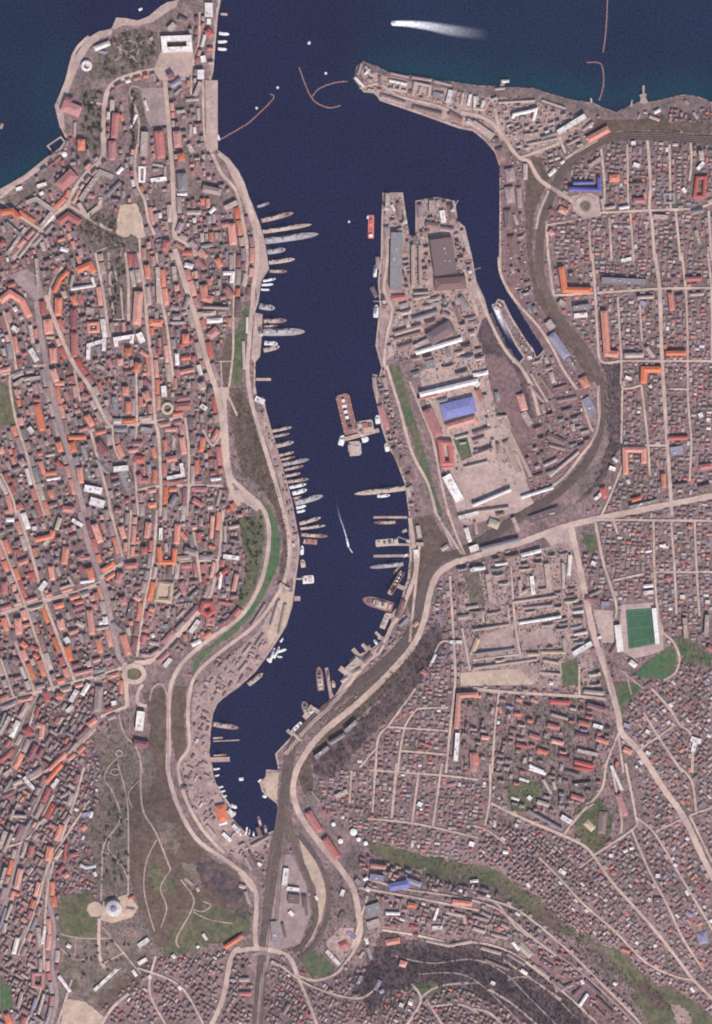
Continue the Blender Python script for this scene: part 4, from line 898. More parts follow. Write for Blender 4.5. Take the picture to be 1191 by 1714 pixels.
(1,3): "342 222 402 322;34;r;9|425 355 492 455;34;r;9|745 598 850 578;38;u;7|652 545 720 555;30;l;7|830 560 905 585;24;l;7|235 505 225 590;26;w;8|238 605 300 612;18;w;8|245 655 300 660;42;k;10|325 640 330 700;24;k;8|172 770 180 870;30;g;7|215 780 230 850;14;k;7|250 720 270 740;18;w;6|435 915 500 985;18;w;7|500 895 540 875;32;r;7|540 820 580 850;20;l;6|730 875 800 862;30;o;9|800 975 832 985;30;o;8|962 800 1012 798;18;w;7|640 720 700 700;60;g;8|640 790 700 770;40;p;8|1062 668 1160 680;24;o;9|990 700 970 760;12;w;8|1030 720 1120 740 1125 775;14;p;9|930 865 1050 890;14;p;7|1050 890 1160 865;14;p;7|632 600 648 612;20;w;7|730 725 800 728;14;w;8|840 680 880 690;24;o;7|850 790 890 800;20;r;7|870 830 890 840;18;d;7|655 490 730 500;20;o;8|620 560 640 550;14;w;7|580 560 600 580;22;g;7|330 690 340 740;12;k;7|380 640 390 660;12;w;5|510 640 520 610;18;w;5|520 720 500 760;20;k;6|630 850 640 880;16;w;5|640 900 660 960;16;g;5|600 950 620 920;12;p;5|610 1040 590 1080;16;g;6|700 1060 680 1110;18;l;6|700 1120 720 1110;18;l;6|800 1180 815 1185;18;w;6|845 1170 860 1175;18;w;6|790 1130 800 1130;14;r;6|0 60 20 60;14;w;5|50 420 90 500;12;k;6|30 450 60 510;12;m;6|90 480 110 490;16;w;5|0 1130 60 1130;18;r;8|0 1060 50 1060;18;p;8|20 1000 30 1030;18;k;8|0 590 30 600;18;p;6|30 620 50 680;14;m;6|160 970 200 990;16;p;5|0 850 20 840;20;o;7|0 400 30 385;18;p;6|60 395 150 345;12;p;6|110 350 90 300;18;b;5|340 1240 330 1210;16;r;6|220 1230 250 1180;16;m;6|1040 90 1080 80;14;r;5|890 180 910 190;20;w;6|930 210 950 210;14;r;6|480 150 540 120;24;p;7|360 120 400 170;10;m;5|420 210 440 240;14;r;5|1150 570 1191 565;14;w;6|1150 380 1165 385;22;w;6",
(2,3): "40 900 140 930;16;p;8|170 930 260 985;14;m;8|300 985 380 1050;14;p;9|420 1070 480 1120;12;g;8|60 960 180 1010;12;b;7|560 1060 640 1140;12;k;9|620 1150 700 1230;12;k;9|600 1190 660 1250;10;b;8|340 960 400 1000;16;k;8|0 800 60 820;14;p;8|90 830 170 850;14;p;8|0 740 80 760;12;m;8|488 142 552 162;22;r;9|722 135 762 240;28;r;9|688 -10 742 112;13;w;8|440 245 490 275;22;w;9|275 215 442 310;13;g;10|440 310 560 -60;1;p;3|320 170 380 190;20;p;8|190 150 230 162;12;w;5|232 55 278 70;12;w;5|275 145 290 160;18;w;6|280 5 362 32;14;w;8|350 60 390 130;14;p;8|400 70 410 110;14;p;8|500 90 590 80;16;k;9|460 20 530 40;14;k;9|505 0 600 12;16;r;9|912 540 928 540;18;w;6|198 870 230 910;14;w;8|230 880 290 940;34;s;8|240 1010 270 1030;14;w;6|330 1000 360 1030;18;m;7|390 1060 440 1110 500 1080;18;m;8|532 1190 572 1130;14;w;8|500 1140 540 1100;14;k;7|540 1060 550 1080;14;w;6|420 1120 400 1060;14;m;7|1148 690 1156 696;12;w;5|870 655 885 662;16;w;5|900 660 940 665;26;k;6|700 1075 716 1085;14;w;5|210 285 225 295;16;w;5|150 420 175 425;16;w;5|430 510 460 530;18;w;5|270 575 280 595;14;w;6|680 440 695 440;16;w;5|900 885 915 890;14;w;5|810 870 822 875;14;w;5|650 220 640 330;40;b;5|560 270 600 310;34;s;4|850 240 880 250;14;k;5|970 240 990 250;16;r;6|690 520 710 530;20;r;6|1140 830 1150 870;50;l;5|20 640 60 650;20;m;6|40 720 90 745;14;m;6|60 840 110 860;16;m;6|90 1070 110 1080;16;w;6|140 780 180 800;16;m;6|1180 760 1190 770;14;w;6|1060 350 1075 360;14;w;6|1000 480 1015 490;12;w;6|1060 720 1090 740;18;l;6|750 420 770 410;14;w;6|780 405 800 400;12;w;6|870 910 900 915;12;d;6|740 905 780 920;14;o;6|600 180 570 200;10;m;4",
}
for (c, r), s in BLD.items():
    for e in s.split('|'):
        p = e.split(';'); cl = p[0].startswith('!')
        pts = P(p[0].lstrip('!'), c, r); wd = float(p[1])*K
        if wd < 1.5: continue
        wd = max(wd, 3.2)
        if not cl:
            L = sum(math.hypot(b[0]-a[0], b[1]-a[1]) for a, b in zip(pts[:-1], pts[1:]))
            if L < wd*1.15:      # a near-square house: give it a ridge direction
                pts = ext(pts, (wd*1.15-L)/2)
        h = float(p[3]) if len(p) > 3 else None
        cx = sum(q[0] for q in pts)/len(pts); cy = sum(q[1] for q in pts)/len(pts)
        ind = (630 < cx < 990 and 318 < cy < 760 and not (cx > 905 and cy < 600)) or (595 < cx < 850 and cy < 230)
        L = sum(math.hypot(b[0]-a[0], b[1]-a[1]) for a, b in zip(pts[:-1], pts[1:]))
        small = L*wd < 60
        east = cx > 560
        if ind: kw = dict(name='warehouse', cat='warehouse', group='sheds and workshops of the shipyard')
        elif small: kw = dict(name='house', cat='house', group='small houses')
        elif east: kw = dict(name='apartment_block', cat='building', group='larger buildings east of the harbour')
        else: kw = dict(name='town_building', cat='building', group='larger buildings west of the harbour')
        building(pts, wd, p[2], h, cl, **kw)

# ---- special buildings
def disc_building(name, cx, cy, r, h, col, label, cat, dome=0, ring=0, wallm='wall'):
    x, y = W((cx, cy)); z = H(cx, cy); root = empty(name, (x, y, z), label, cat)
    stamp_path([(cx-.1, cy), (cx+.1, cy)], 2*r/S+2)
    v, f = [], []; cyl(v, f, 0, 0, r, r, -3, h, 28); obj('wall', v, f, wallm, root)
    v, f = [], []
    cyl(v, f, 0, 0, r+.6, r*.45 if dome else .6, h+.05, h+(dome*.5 if dome else r*.18), 28); ro = obj('roof', v, f, 'roof_'+col, root)
    if dome:
        v, f = [], []; cyl(v, f, 0, 0, r*.44, r*.38, h+dome*.5, h+dome*.75, 24); cyl(v, f, 0, 0, r*.38, r*.12, h+dome*.75, h+dome, 24); obj('dome', v, f, 'roof_l', root)
    return root
disc_building('rotunda', 191, 1519, 22, 13, 'w', 'white and lilac round domed rotunda on the green hilltop in the south-west', 'rotunda', dome=9)
# amphitheatre ring
building(ring_pts(280, 683.5, 8.2, n=18), 4.2, 's', 7, True, name='ring_building', label='yellowish ring-shaped roof round a small court in the west town', group='larger buildings west of the harbour', flat=False)
building(ring_pts(347, 1019, 11, n=5, rot=.3), 8, 'r', 9, True, name='star_building', label='red star-shaped roof beside the green bluff', group='larger buildings west of the harbour', flat=False)
building(ring_pts(352, 1040, 6, n=4, rot=.8), 6, 'r', 9, True, name='star_building', label='red square hipped roof just south of the star-shaped red roof', group='larger buildings west of the harbour', flat=False)
building(ring_pts(144.5, 110, 7, n=10), 4.5, 'w', 8, True, name='aquarium', label='white round aquarium building by the seaside promenade', flat=False)
for (x_, y_, r_, lb) in ((557.8,1379.7,6,'white round storage tank north-west of the bigger tank on the hillside'),(591.4,1393,10,'largest white round storage tank on the slope above the red warehouses'),
                     (569.6,1408,7,'white round storage tank south-west of the biggest tank'),(599.8,1405,6,'white round storage tank just south of the biggest tank'),(611.6,1411.6,6,'easternmost small white round storage tank above the railway'),
                     (107.5,258.6,7.5,'white round kiosk roof beside the square sea bath')):
    root = empty('storage_tank', (*W((x_, y_)), H(x_, y_)), lb, 'tank', 'white round tanks'); stamp_path([(x_-.1,y_),(x_+.1,y_)], r_*2/S+2)
    v, f = [], []; cyl(v, f, 0, 0, r_, r_, -2, 7, 20); obj('wall', v, f, 'hull_white', root)
    v, f = [], []; cyl(v, f, 0, 0, r_+.25, .4, 7.02, 8.6, 20); obj('roof', v, f, 'hull_white', root)
# stadium: pitch, markings, stands
PX = P("1047 1021 1090 1018 1096 1078 1052 1086")
sheet('football_pitch', PX, 'turf', kind='structure')
def lerp(a, b, t): return (a[0]+(b[0]-a[0])*t, a[1]+(b[1]-a[1])*t)
def pit(u, v_): return lerp(lerp(PX[0], PX[1], u), lerp(PX[3], PX[2], u), v_)
for a, b in (((.04,.03),(.96,.03)),((.96,.03),(.96,.97)),((.96,.97),(.04,.97)),((.04,.97),(.04,.03)),((.04,.5),(.96,.5)),((.25,.03),(.25,.17)),((.25,.17),(.75,.17)),((.75,.17),(.75,.03)),((.25,.97),(.25,.83)),((.25,.83),(.75,.83)),((.75,.83),(.75,.97))):
    strip('pitch_line', [pit(*a), pit(*b)], .14, 'white_line', off=2.6+.004*a[0]+.004*b[1], smooth=False, stamp=False)
def stand(a, b, w, label):
    cx, cy = (a[0]+b[0])/2, (a[1]+b[1])/2; root = empty('grandstand', (*W((cx, cy)), H(cx, cy)), label, 'grandstand', 'stands of the football ground')
    stamp_path([a, b], w+1)
    q = [((p[0]-cx)*S, (cy-p[1])*S) for p in (a, b)]; ang = math.atan2(q[1][1]-q[0][1], q[1][0]-q[0][0]); L = math.hypot(q[1][0]-q[0][0], q[1][1]-q[0][1]); ww = w*S
    c_, s_ = math.cos(ang), math.sin(ang); side = 1 if (cx > 1070) else -1
    M = lambda X, Y, Z: (c_*X-s_*Y*side, s_*X+c_*Y*side, Z)
    v, f = [], []
    for k in range(6): box(v, f, -L/2, L/2, ww*(-.5+k/6*.95), ww*(-.5+(k+1)/6*.95)-.02, -1, 1.2+k*1.1, M)
    o = obj('seating', v, f, 'hull_beige', root); fix(o)
    v, f = [], []; box(v, f, -L/2, L/2, -ww*.5, ww*.5, 9.6, 10.1, M); o = obj('roof', v, f, 'roof_w', root); fix(o)
    for k in range(6):
        v, f = [], []; X = -L/2+L*(k+.5)/6; box(v, f, X-.25, X+.25, ww*.46, ww*.5, -1, 9.6, M); obj('post', v, f, 'steel', root)
stand((1033, 1046), (1038, 1091), 11, 'white roofed west grandstand beside the football pitch')
stand((1094, 1018), (1100, 1078), 7.5, 'long narrow white roofed east grandstand beside the football pitch')

# ---- infill houses
HOUSES = []   # x, y, l, w, ang(deg, photo), colour, h
CARGO = []
def district(poly, ang, dx, dy, sl, sw, hh, pal, prob, jit=.22, gap=None, out=None):
    a0, b0, m = raster(poly)
    xs = [p[0] for p in poly]; ys = [p[1] for p in poly]; cx, cy = sum(xs)/len(xs), sum(ys)/len(ys)
    rad = max(math.hypot(x-cx, y-cy) for x, y in poly); c, s = math.cos(R(ang)), math.sin(R(ang))
    n = int(rad/dx)+1; k = int(rad/dy)+1; cols = ''.join(ch*int(nn) for ch, nn in pal)
    for j in range(-k, k+1):
        for i in range(-n, n+1):
            if rnd.random() > prob: continue
            u = i*dx+rnd.uniform(-jit, jit)*dx; v = j*dy+rnd.uniform(-jit, jit)*dy
            x = cx+u*c-v*s; y = cy+u*s+v*c
            if not (-8 < x < 1200 and -8 < y < 1724): continue
            ix, iy = int(x-NX0), int(y-NY0); yy, xx = iy-a0, ix-b0
            if yy < 0 or xx < 0 or yy >= m.shape[0] or xx >= m.shape[1] or not m[yy, xx]: continue
            L = rnd.uniform(*sl); ww = rnd.uniform(*sw); t = ang+rnd.choice((0, 0, 90))+rnd.uniform(-3, 3)
            if L < ww: L, ww = ww, L
            ct, st = math.cos(R(t)), math.sin(R(t)); ok = True
            for su in (-.5, -.25, 0, .25, .5):
                for sv in (-.5, 0, .5):
                    X = int(x+su*L*ct-sv*ww*st-NX0); Y = int(y+su*L*st+sv*ww*ct-NY0)
                    if not (0 <= X < RW_ and 0 <= Y < RH_) or OCC[Y, X]: ok = False; break
                if not ok: break
            if not ok: continue
            (HOUSES if out is None else out).append((x, y, L, ww, t, rnd.choice(cols), rnd.uniform(*hh)))
            stamp_path([(x-L/2*ct, y-L/2*st), (x+L/2*ct, y+L/2*st)], ww*.7)
def fits(x, y, L, ww, t, k=1.0):
    ct, st = math.cos(R(t)), math.sin(R(t))
    for su in (-.5, -.25, 0, .25, .5):
        for sv in (-.5, 0, .5):
            X = int(x+su*L*k*ct-sv*ww*k*st-NX0); Y = int(y+su*L*k*st+sv*ww*k*ct-NY0)
            if not (0 <= X < RW_ and 0 <= Y < RH_) or OCC[Y, X]: return False
    return True
def frontage(poly, sl, sw, hh, pal, prob, setback=1.2, gap=(.8, 3)):
    a0, b0, m = raster(P(poly)); cols = ''.join(ch*int(nn) for ch, nn in pal)
    for pts, wd in ROADREC:
        q = smooth_path(pts, 2); D = [0]
        for a, b in zip(q[:-1], q[1:]): D.append(D[-1]+math.hypot(b[0]-a[0], b[1]-a[1]))
        def at(d):
            k = int(np.searchsorted(D, d))-1; k = min(max(k, 0), len(q)-2); t = (d-D[k])/((D[k+1]-D[k]) or 1)
            return lerp2(q[k], q[k+1], t)
        for side in (-1, 1):
            d = rnd.uniform(0, 6)
            while d < D[-1]-4:
                L = rnd.uniform(*sl); ww = rnd.uniform(*sw); e = min(D[-1], d+L)
                a, b = at(d), at(e); t = math.degrees(math.atan2(b[1]-a[1], b[0]-a[0])); o = wd/2+setback+ww/2
                x = (a[0]+b[0])/2-math.sin(R(t))*o*side; y = (a[1]+b[1])/2+math.cos(R(t))*o*side
                iy, ix = int(y-NY0)-a0, int(x-NX0)-b0
                if 0 <= iy < m.shape[0] and 0 <= ix < m.shape[1] and m[iy, ix] and -8 < x < 1200 and -8 < y < 1724 and rnd.random() < prob and fits(x, y, L, ww, t, .9):
                    HOUSES.append((x, y, L, ww, t, rnd.choice(cols), rnd.uniform(*hh)))
                    ct, st = math.cos(R(t)), math.sin(R(t)); stamp_path([(x-L/2*ct, y-L/2*st), (x+L/2*ct, y+L/2*st)], ww*.95)
                    if rnd.random() < .3 and L > 9:      # a wing running back into the yard
                        l2 = rnd.uniform(4, 8); sx = x+(L/2-ww/2)*ct*rnd.choice((-1, 1)); sy = y+(L/2-ww/2)*st*rnd.choice((-1, 1))
                        sx -= math.sin(R(t))*side*(ww/2+l2/2+.3); sy += math.cos(R(t))*side*(ww/2+l2/2+.3)
                        if fits(sx, sy, l2-1, ww*.7, t+90, .8):
                            HOUSES.append((sx, sy, l2, ww*.8, t+90, HOUSES[-1][5], HOUSES[-1][6]*.8)); stamp_path([(sx+st*l2/2, sy-ct*l2/2), (sx-st*l2/2, sy+ct*l2/2)], ww*.8)
                    d = e+rnd.uniform(*gap)
                else: d += 3
def lerp2(a, b, t): return (a[0]+(b[0]-a[0])*t, a[1]+(b[1]-a[1])*t)
PAL_F = [('o',42),('r',16),('d',5),('m',16),('g',7),('p',20),('k',1),('w',4),('b',6)]
PAL_W = [('o',18),('r',12),('d',8),('m',26),('g',14),('p',18),('k',6),('w',2),('b',14),('l',2)]
PAL_E = [('g',12),('m',30),('b',24),('p',20),('w',5),('r',10),('d',8),('o',7),('k',6),('l',2)]
PAL_I = [('m',24),('b',24),('p',18),('g',14),('k',8),('r',3),('w',2)]
PAL_M = [('p',34),('m',20),('g',16),('s',12),('w',4),('b',8)]
WEST = "0 325 60 305 130 325 212 380 330 330 420 360 432 470 400 520 372 560 368 660 384 800 440 860 440 960 400 1030 330 1090 240 1110 200 1190 150 1230 100 1400 95 1714 0 1714"
frontage(WEST, (12, 30), (6, 8.6), (6, 9), PAL_F, .95, .8, (.3, 1.6))
frontage("100 180 360 0 360 330 60 330", (7, 14), (4.5, 6), (7, 11), PAL_W, .7, 1.0)
EAST = "905 330 1010 236 1191 236 1191 1714 820 1500 640 1420 530 1320 700 1080 712 950 960 880 1030 800 1030 600 930 500"
frontage(EAST, (5, 9), (3.6, 5), (2.8, 4.4), PAL_E, .85, .6, (.4, 1.8))
frontage("600 1430 830 1480 1191 1714 430 1714 440 1600 600 1600", (5, 9), (3.4, 4.8), (4, 7), PAL_E, .8, .6, (.4, 2))
frontage("100 1230 240 1200 160 1500 100 1500", (5, 9), (3.4, 4.8), (4, 7), PAL_E, .8, .6, (.4, 2))
for t in (
 ("0 335 60 315 130 330 175 420 180 540 210 700 200 860 240 1090 180 1130 0 1160", 72, 15, 8, (7,17), (5,7.5), (6.6,9), PAL_W, .92),
 ("0 335 60 315 130 330 175 420 180 540 210 700 200 860 240 1090 180 1130 0 1160", 72, 9, 6, (4,7), (3,4.5), (3.5,6), PAL_W, .75),
 ("212 380 330 330 420 360 432 470 400 520 372 560 368 660 384 800 440 860 440 960 400 1030 330 1090 235 1100 200 860 215 700 205 540", 84, 15, 8, (7,16), (5,7.5), (6.6,9), PAL_W, .92),
 ("212 380 330 330 420 360 432 470 400 520 372 560 368 660 384 800 440 860 440 960 400 1030 330 1090 235 1100 200 860 215 700 205 540", 84, 9, 6, (4,7), (3,4.5), (3.5,6), PAL_W, .75),
 ("120 200 180 150 260 140 330 20 360 20 356 250 400 320 330 330 210 380 120 330 30 330", 85, 12, 9, (5,11), (4,6), (5,10), PAL_W, .6),
 ("0 1160 160 1130 240 1110 200 1190 150 1230 100 1400 95 1714 0 1714", 122, 12, 8, (6,15), (4,6), (4.5,9), PAL_W, .85),
 ("0 1160 160 1130 240 1110 200 1190 150 1230 100 1400 95 1714 0 1714", 122, 8, 6, (3.5,6), (3,4), (4,7), PAL_E, .75),
 ("100 1240 170 1225 160 1400 165 1500 95 1500", 115, 8, 6.5, (4,8), (3,4.5), (2.6,4), PAL_E, .75),
 ("200 1630 250 1600 330 1600 420 1585 425 1714 160 1714", 125, 7.5, 6, (3.5,7), (3,4.5), (4,6), PAL_E, .8),
 ("300 1110 420 1090 440 1060 470 990 488 1000 455 1080 400 1145 350 1180 350 1330 400 1400 440 1440 420 1460 350 1420 300 1340 320 1160", 120, 9, 6, (4,11), (2.6,4.5), (3,5), [('p',34),('m',34),('b',26),('r',4),('w',2)], .34),
 ("440 1600 560 1640 640 1600 700 1660 640 1714 430 1714", 120, 8, 6.5, (4,8), (3,4.5), (2.6,4), PAL_E, .75),
 ("905 330 945 290 1010 240 1191 236 1191 520 930 520 908 450", 3, 8.6, 7, (4.6,9), (3.6,5.2), (2.6,4), PAL_E, .97),
 ("940 520 1191 520 1191 860 960 880 1030 800 1040 640 1010 600", 3, 8.4, 6.8, (4.6,9), (3.6,5.2), (2.6,4), PAL_E, .97),
 ("1000 870 1191 850 1191 1120 1130 1110 1130 1080 1095 1000 1000 1010", 3, 8.4, 6.8, (4.6,9), (3.6,5.2), (2.6,4), PAL_E, .95),
 ("965 920 1010 920 1040 1000 990 1010", 12, 9, 7, (5,9), (4,6), (4,8), PAL_E, .9),
 ("1040 1130 1191 1110 1191 1714 1150 1680 1030 1545 830 1330 845 1350 1000 1430 1080 1360 1060 1260", 50, 8.4, 6.8, (4.6,9), (3.6,5.2), (2.6,4), PAL_E, .95),
 ("800 1370 900 1400 990 1430 1030 1520 1180 1680 1100 1660 1000 1580 900 1510 830 1460 800 1450", 48, 7.4, 6, (4,7), (3,4.4), (4,6), PAL_E, .93),
 ("720 970 750 960 762 1150 745 1290 650 1290 590 1290 640 1200 700 1100 712 1050", 5, 8.2, 6.8, (4.4,8.5), (3.4,5), (2.6,4), PAL_E, .93),
 ("560 1290 745 1285 830 1300 835 1470 740 1440 660 1425 600 1400 540 1350 530 1310", 6, 8.2, 6.8, (4.4,8.5), (3.4,5), (2.6,4), PAL_E, .9),
 ("765 1160 1025 1165 1035 1230 1030 1300 950 1370 840 1340 765 1300", 12, 13, 11, (6,12), (4,6), (6,10), PAL_E, .5),
 ("770 950 950 905 985 1090 1000 1150 770 1120", -9, 22, 9, (10,24), (3.4,5), (5,9), PAL_M, .85),
 ("640 322 792 336 800 480 740 490 640 480", -12, 9, 7, (5,11), (3,5), (5,10), PAL_I, .85), ("640 480 760 480 815 500 850 600 720 605 640 600", -14, 17, 9, (10,20), (5,8), (6,11), [('b',30),('m',30),('p',14),('g',14),('k',12)], .9),
 ("700 620 800 590 860 690 880 800 890 860 780 880 740 790", -14, 22, 13, (12,26), (4,7), (6,10), PAL_M, .6),
 ("836 262 870 262 900 330 890 420 960 560 1000 650 990 760 930 830 890 840 880 760 900 700 890 620 840 480", 72, 15, 8, (8,20), (4,7), (5,9), PAL_I, .7),
 ("830 150 960 190 1000 230 930 290 880 290 840 240 800 210 820 180", -20, 11, 8, (5,11), (3.4,5), (5,9), PAL_M, .75),
 ("610 115 830 150 820 200 700 180 620 150", 12, 10, 7, (4,9), (2.6,4), (4,7), PAL_I, .75),
 ("1000 185 1191 175 1191 226 1000 228", 5, 8.5, 7, (4,7), (3,4), (4,6), PAL_E, .8),
 ("600 1430 700 1460 820 1480 900 1520 960 1590 1060 1690 1020 1714 900 1600 830 1570 640 1560", 20, 8.5, 7, (4,10), (3,5), (4,7), PAL_E, .88),
 ("640 1714 700 1660 760 1650 830 1680 900 1714 900 1724 640 1724", 25, 7.6, 6.2, (4,7), (3,4.4), (4,6), PAL_E, .9),
 ("640 612 700 860 690 900 672 800 650 750 630 690 625 630", 75, 9, 6, (4,9), (3,4.5), (4,7), PAL_I, .8),
 ("640 1040 690 1010 690 870 700 870 700 1020 650 1110 560 1190 490 1240 540 1180", 130, 9, 5.5, (4,9), (3,4), (4,6), PAL_I, .55),
 ("500 960 430 690 444 690 490 840 500 900", 75, 9, 6, (4,8), (2.6,4), (4,6), PAL_I, .5),
 ("425 320 445 430 430 500 400 500 415 430 390 320 370 270", 70, 9, 6, (4,8), (2.6,4), (4,6), PAL_M, .5),
 ("440 1400 480 1400 520 1500 510 1590 440 1600", 80, 9, 7, (4,8), (3,4.5), (4,7), PAL_M, .8),
 ("1100 1200 1191 1190 1191 1300 1130 1300", 50, 8, 6.5, (4,7), (3,4), (4,6), PAL_E, .85),
):
    poly = P(t[0]); district(poly, *t[1:])
print('infill', len(HOUSES))
PAL_C = [('p',34),('m',20),('b',16),('k',18),('w',7),('r',3),('g',10),('u',1)]
for t in (("640 322 792 336 830 560 870 620 720 620 650 600", -12, 4.6, 3.8, (1.6,4.5), (1.1,2.2), (1.5,4.5), PAL_C, .42),
 ("836 262 870 262 900 330 890 420 960 560 1000 650 990 760 930 830 890 840 880 760 900 700 890 620 840 480", 75, 5, 4, (1.8,5), (1.1,2.4), (1.5,4.5), PAL_C, .42),
 ("600 112 830 150 960 190 1000 230 930 290 880 290 840 240 800 210 700 185 600 145", 14, 5, 4, (1.6,4.5), (1.1,2.2), (1.5,4), PAL_C, .4),
 ("426 520 445 600 430 650 470 760 500 900 490 990 500 1010 450 1100 370 1180 352 1290 400 1400 440 1420 460 1400 440 1380 300 1340 320 1160 420 1060 480 960 470 860 430 680 418 600", 100, 5.5, 4.5, (1.6,4), (1,2), (1.2,3), [('p',40),('m',25),('b',20),('k',8),('w',5)], .25),
 ("640 620 632 690 680 820 690 900 680 980 640 1080 570 1180 470 1270 440 1340 470 1380 520 1260 690 1060 720 880 700 860 680 740", 120, 5, 4, (1.6,4), (1,2), (1.5,4), PAL_C, .4),
 ("440 1400 480 1400 520 1500 510 1590 440 1600", 80, 5, 4, (1.8,4), (1.2,2), (1.5,4), PAL_C, .42),
 ("770 950 950 905 985 1090 1000 1150 770 1120", -9, 7, 6, (2,5), (1.4,2.4), (2,4), PAL_C, .2)):
    district(P(t[0]), *t[1:], out=CARGO)
print('cargo', len(CARGO))
inview = lambda h: 6 < h[0] < 1185 and 6 < h[1] < 1708
HOUSES.sort(key=lambda h: -(h[2]*h[3]) if inview(h) else 1)
big = [h for h in HOUSES if inview(h)]
west = [h for h in big if h[0] < 460][:170]; east = [h for h in big if h[0] > 560][:190]
chosen = set(id(h) for h in west+east)
# one prototype per colour and roof kind; copies share the meshes (unit house, scaled)
PROTO = {}
def house_at(h):
    x, y, L, ww, t, col, hh = h
    key = (col, hh > 6.5)
    if key not in PROTO:
        q = [(-.5, 0), (.5, 0)]
        v, f = mk_walls(q, 1, 1, False, -.5); wm = obj('wall', v, f, 'wall'); fix(wm)
        v, f = mk_roof([(-.5,0),(.5,0)], 1.0, 1.0, .34, False, False, hip=.42 if key[1] else .3, over=.04); rm = obj('roof', v, f, 'roof_'+col); fix(rm)
        v, f = [], []; box(v, f, .1, .2, -.18, -.08, 1.1, 1.45); cm = obj('chimney', v, f, 'wall')
        PROTO[key] = (wm, rm, cm); fresh = True
        parts = PROTO[key]
    else:
        parts = []
        for o in PROTO[key]:
            c = o.copy(); COL.objects.link(c); parts.append(c)
    e = col in 'gpwkl'
    tall = hh > 6.5
    nm, cat = ('row_building', 'building') if (tall and L*ww > 50) else ('house', 'house')
    root = empty(nm, (*W((x, y)), H(x, y)), cat=cat, group='buildings lining the streets' if nm != 'house' else 'small houses')
    root.rotation_euler = (0, 0, -R(t))
    sc = (L*S, ww*S, hh)
    for p in parts[:2]: p.parent = root; p.scale = sc
    parts[2].parent = parts[1]; parts[2].scale = (1, 1, 1)
    A = L*ww; size = 'small' if A < 40 else 'large' if A > 90 else 'mid-sized'
    BREC.append((root, x, y, f"{size} {RW[col]} {'house' if nm == 'house' else 'street block'}"))
for h in HOUSES:
    if id(h) in chosen: house_at(h)
# all remaining houses beyond the largest ones: one object
def batch(hs, name):
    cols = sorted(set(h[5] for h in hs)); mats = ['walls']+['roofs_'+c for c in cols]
    v = []; f = []; mi = []
    for x, y, L, ww, t, col, hh in hs:
        X, Y = W((x, y)); z = H(x, y); a = -R(t); c, s = math.cos(a), math.sin(a); l = L*S/2; w2 = ww*S/2; rise = w2*.5; hp = w2*.6
        b = len(v)
        def A(px, py, pz): v.append((X+px*c-py*s, Y+px*s+py*c, z+pz))
        for zz in (-3, hh):
            for px, py in ((-l,-w2),(l,-w2),(l,w2),(-l,w2)): A(px, py, zz)
        f.extend([(b,b+1,b+5,b+4),(b+1,b+2,b+6,b+5),(b+2,b+3,b+7,b+6),(b+3,b,b+4,b+7)]); mi.extend([0]*4)
        b = len(v); o = .3
        for px, py in ((-l-o,-w2-o),(l+o,-w2-o),(l+o,w2+o),(-l-o,w2+o)): A(px, py, hh-.05)
        A(-l+hp, 0, hh+rise); A(l-hp, 0, hh+rise)
        k = 1+cols.index(col)
        f.extend([(b,b+1,b+5,b+4),(b+2,b+3,b+4,b+5),(b+1,b+2,b+5),(b+3,b,b+4)]); mi.extend([k]*4)
    return obj(name, v, f, mats, kind='stuff', midx=mi)
wrest = [h for h in HOUSES if id(h) not in chosen and h[0] < 500]; erest = [h for h in HOUSES if id(h) not in chosen and h[0] >= 500]
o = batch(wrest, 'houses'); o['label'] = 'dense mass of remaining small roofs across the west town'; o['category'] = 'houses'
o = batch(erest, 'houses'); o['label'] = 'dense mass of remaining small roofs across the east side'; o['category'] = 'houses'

o = batch(CARGO, 'stores'); o['label'] = 'clutter of small stores, huts and stacked goods on the quays and yards'; o['category'] = 'stores'
# ---- labels for buildings: phrase + direction and rank from the nearest landmark
cnt = {}
for rec in BREC:
    root, x, y, ph = rec
    d, mk = min((math.hypot(x-m[0], y-m[1]), m) for m in MARKS)
    ang = math.degrees(math.atan2(mk[1]-y, x-mk[0])) % 360; k = int((ang+22.5)//45) % 8
    cnt.setdefault((ph, mk[2], DIRS[k]), []).append((d, root))
for (ph, mk, dr), lst in cnt.items():
    lst.sort(key=lambda q: q[0])
    for i, (d, root) in enumerate(lst):
        if len(lst) == 1: root['label'] = f'{ph} {dr} of {mk}'
        else: root['label'] = f'{ORD[i+1]} {ph} {dr} of {mk}'

# ------------------------------------------------------------------ piers and pontoons
PIERS = """
g 2.6 95 245 c 79 244 101 229 112 242 91 259
g 8 x 502 1002 492 1002
g 4.5 x 625 931 684 930
g 4 x 625 866 681 866
g 4 x 632 911 706 912
g 7 x 569 737 634 720
g 5.5 x 546 1118 555 1175
g 3 x 495 969 512 969
g 2 x 356 1241 400 1239
g 4.5 x 428 635 453 635
g 8 x 349 1272 384 1271
g 3 x 372 1235 356 1236
g 6 x 838 147 845 133
g 5 x 838 135 852 135
g 7 x 1073 175 1079 156
g 3.5 x 1077 160 1077 143
g 2.5 x 1056 178 1058 167
g 4 x 369 23 380 24
g 5 x 664 1020 652 1035
g 5 x 632 1068 648 1068
g 3 x 990 172 989 164
g 7 x 600 1098 590 1086
g 9 x 582 1128 568 1118
g 6 x 616 1090 606 1078
g 6 x 560 1172 552 1160
g 8 x 520 1208 508 1196
g 5 x 640 1070 628 1058
g 6 x 492 1232 480 1222
g 7 x 676 985 664 980
g 5 x 845 1750 846 1752
"""
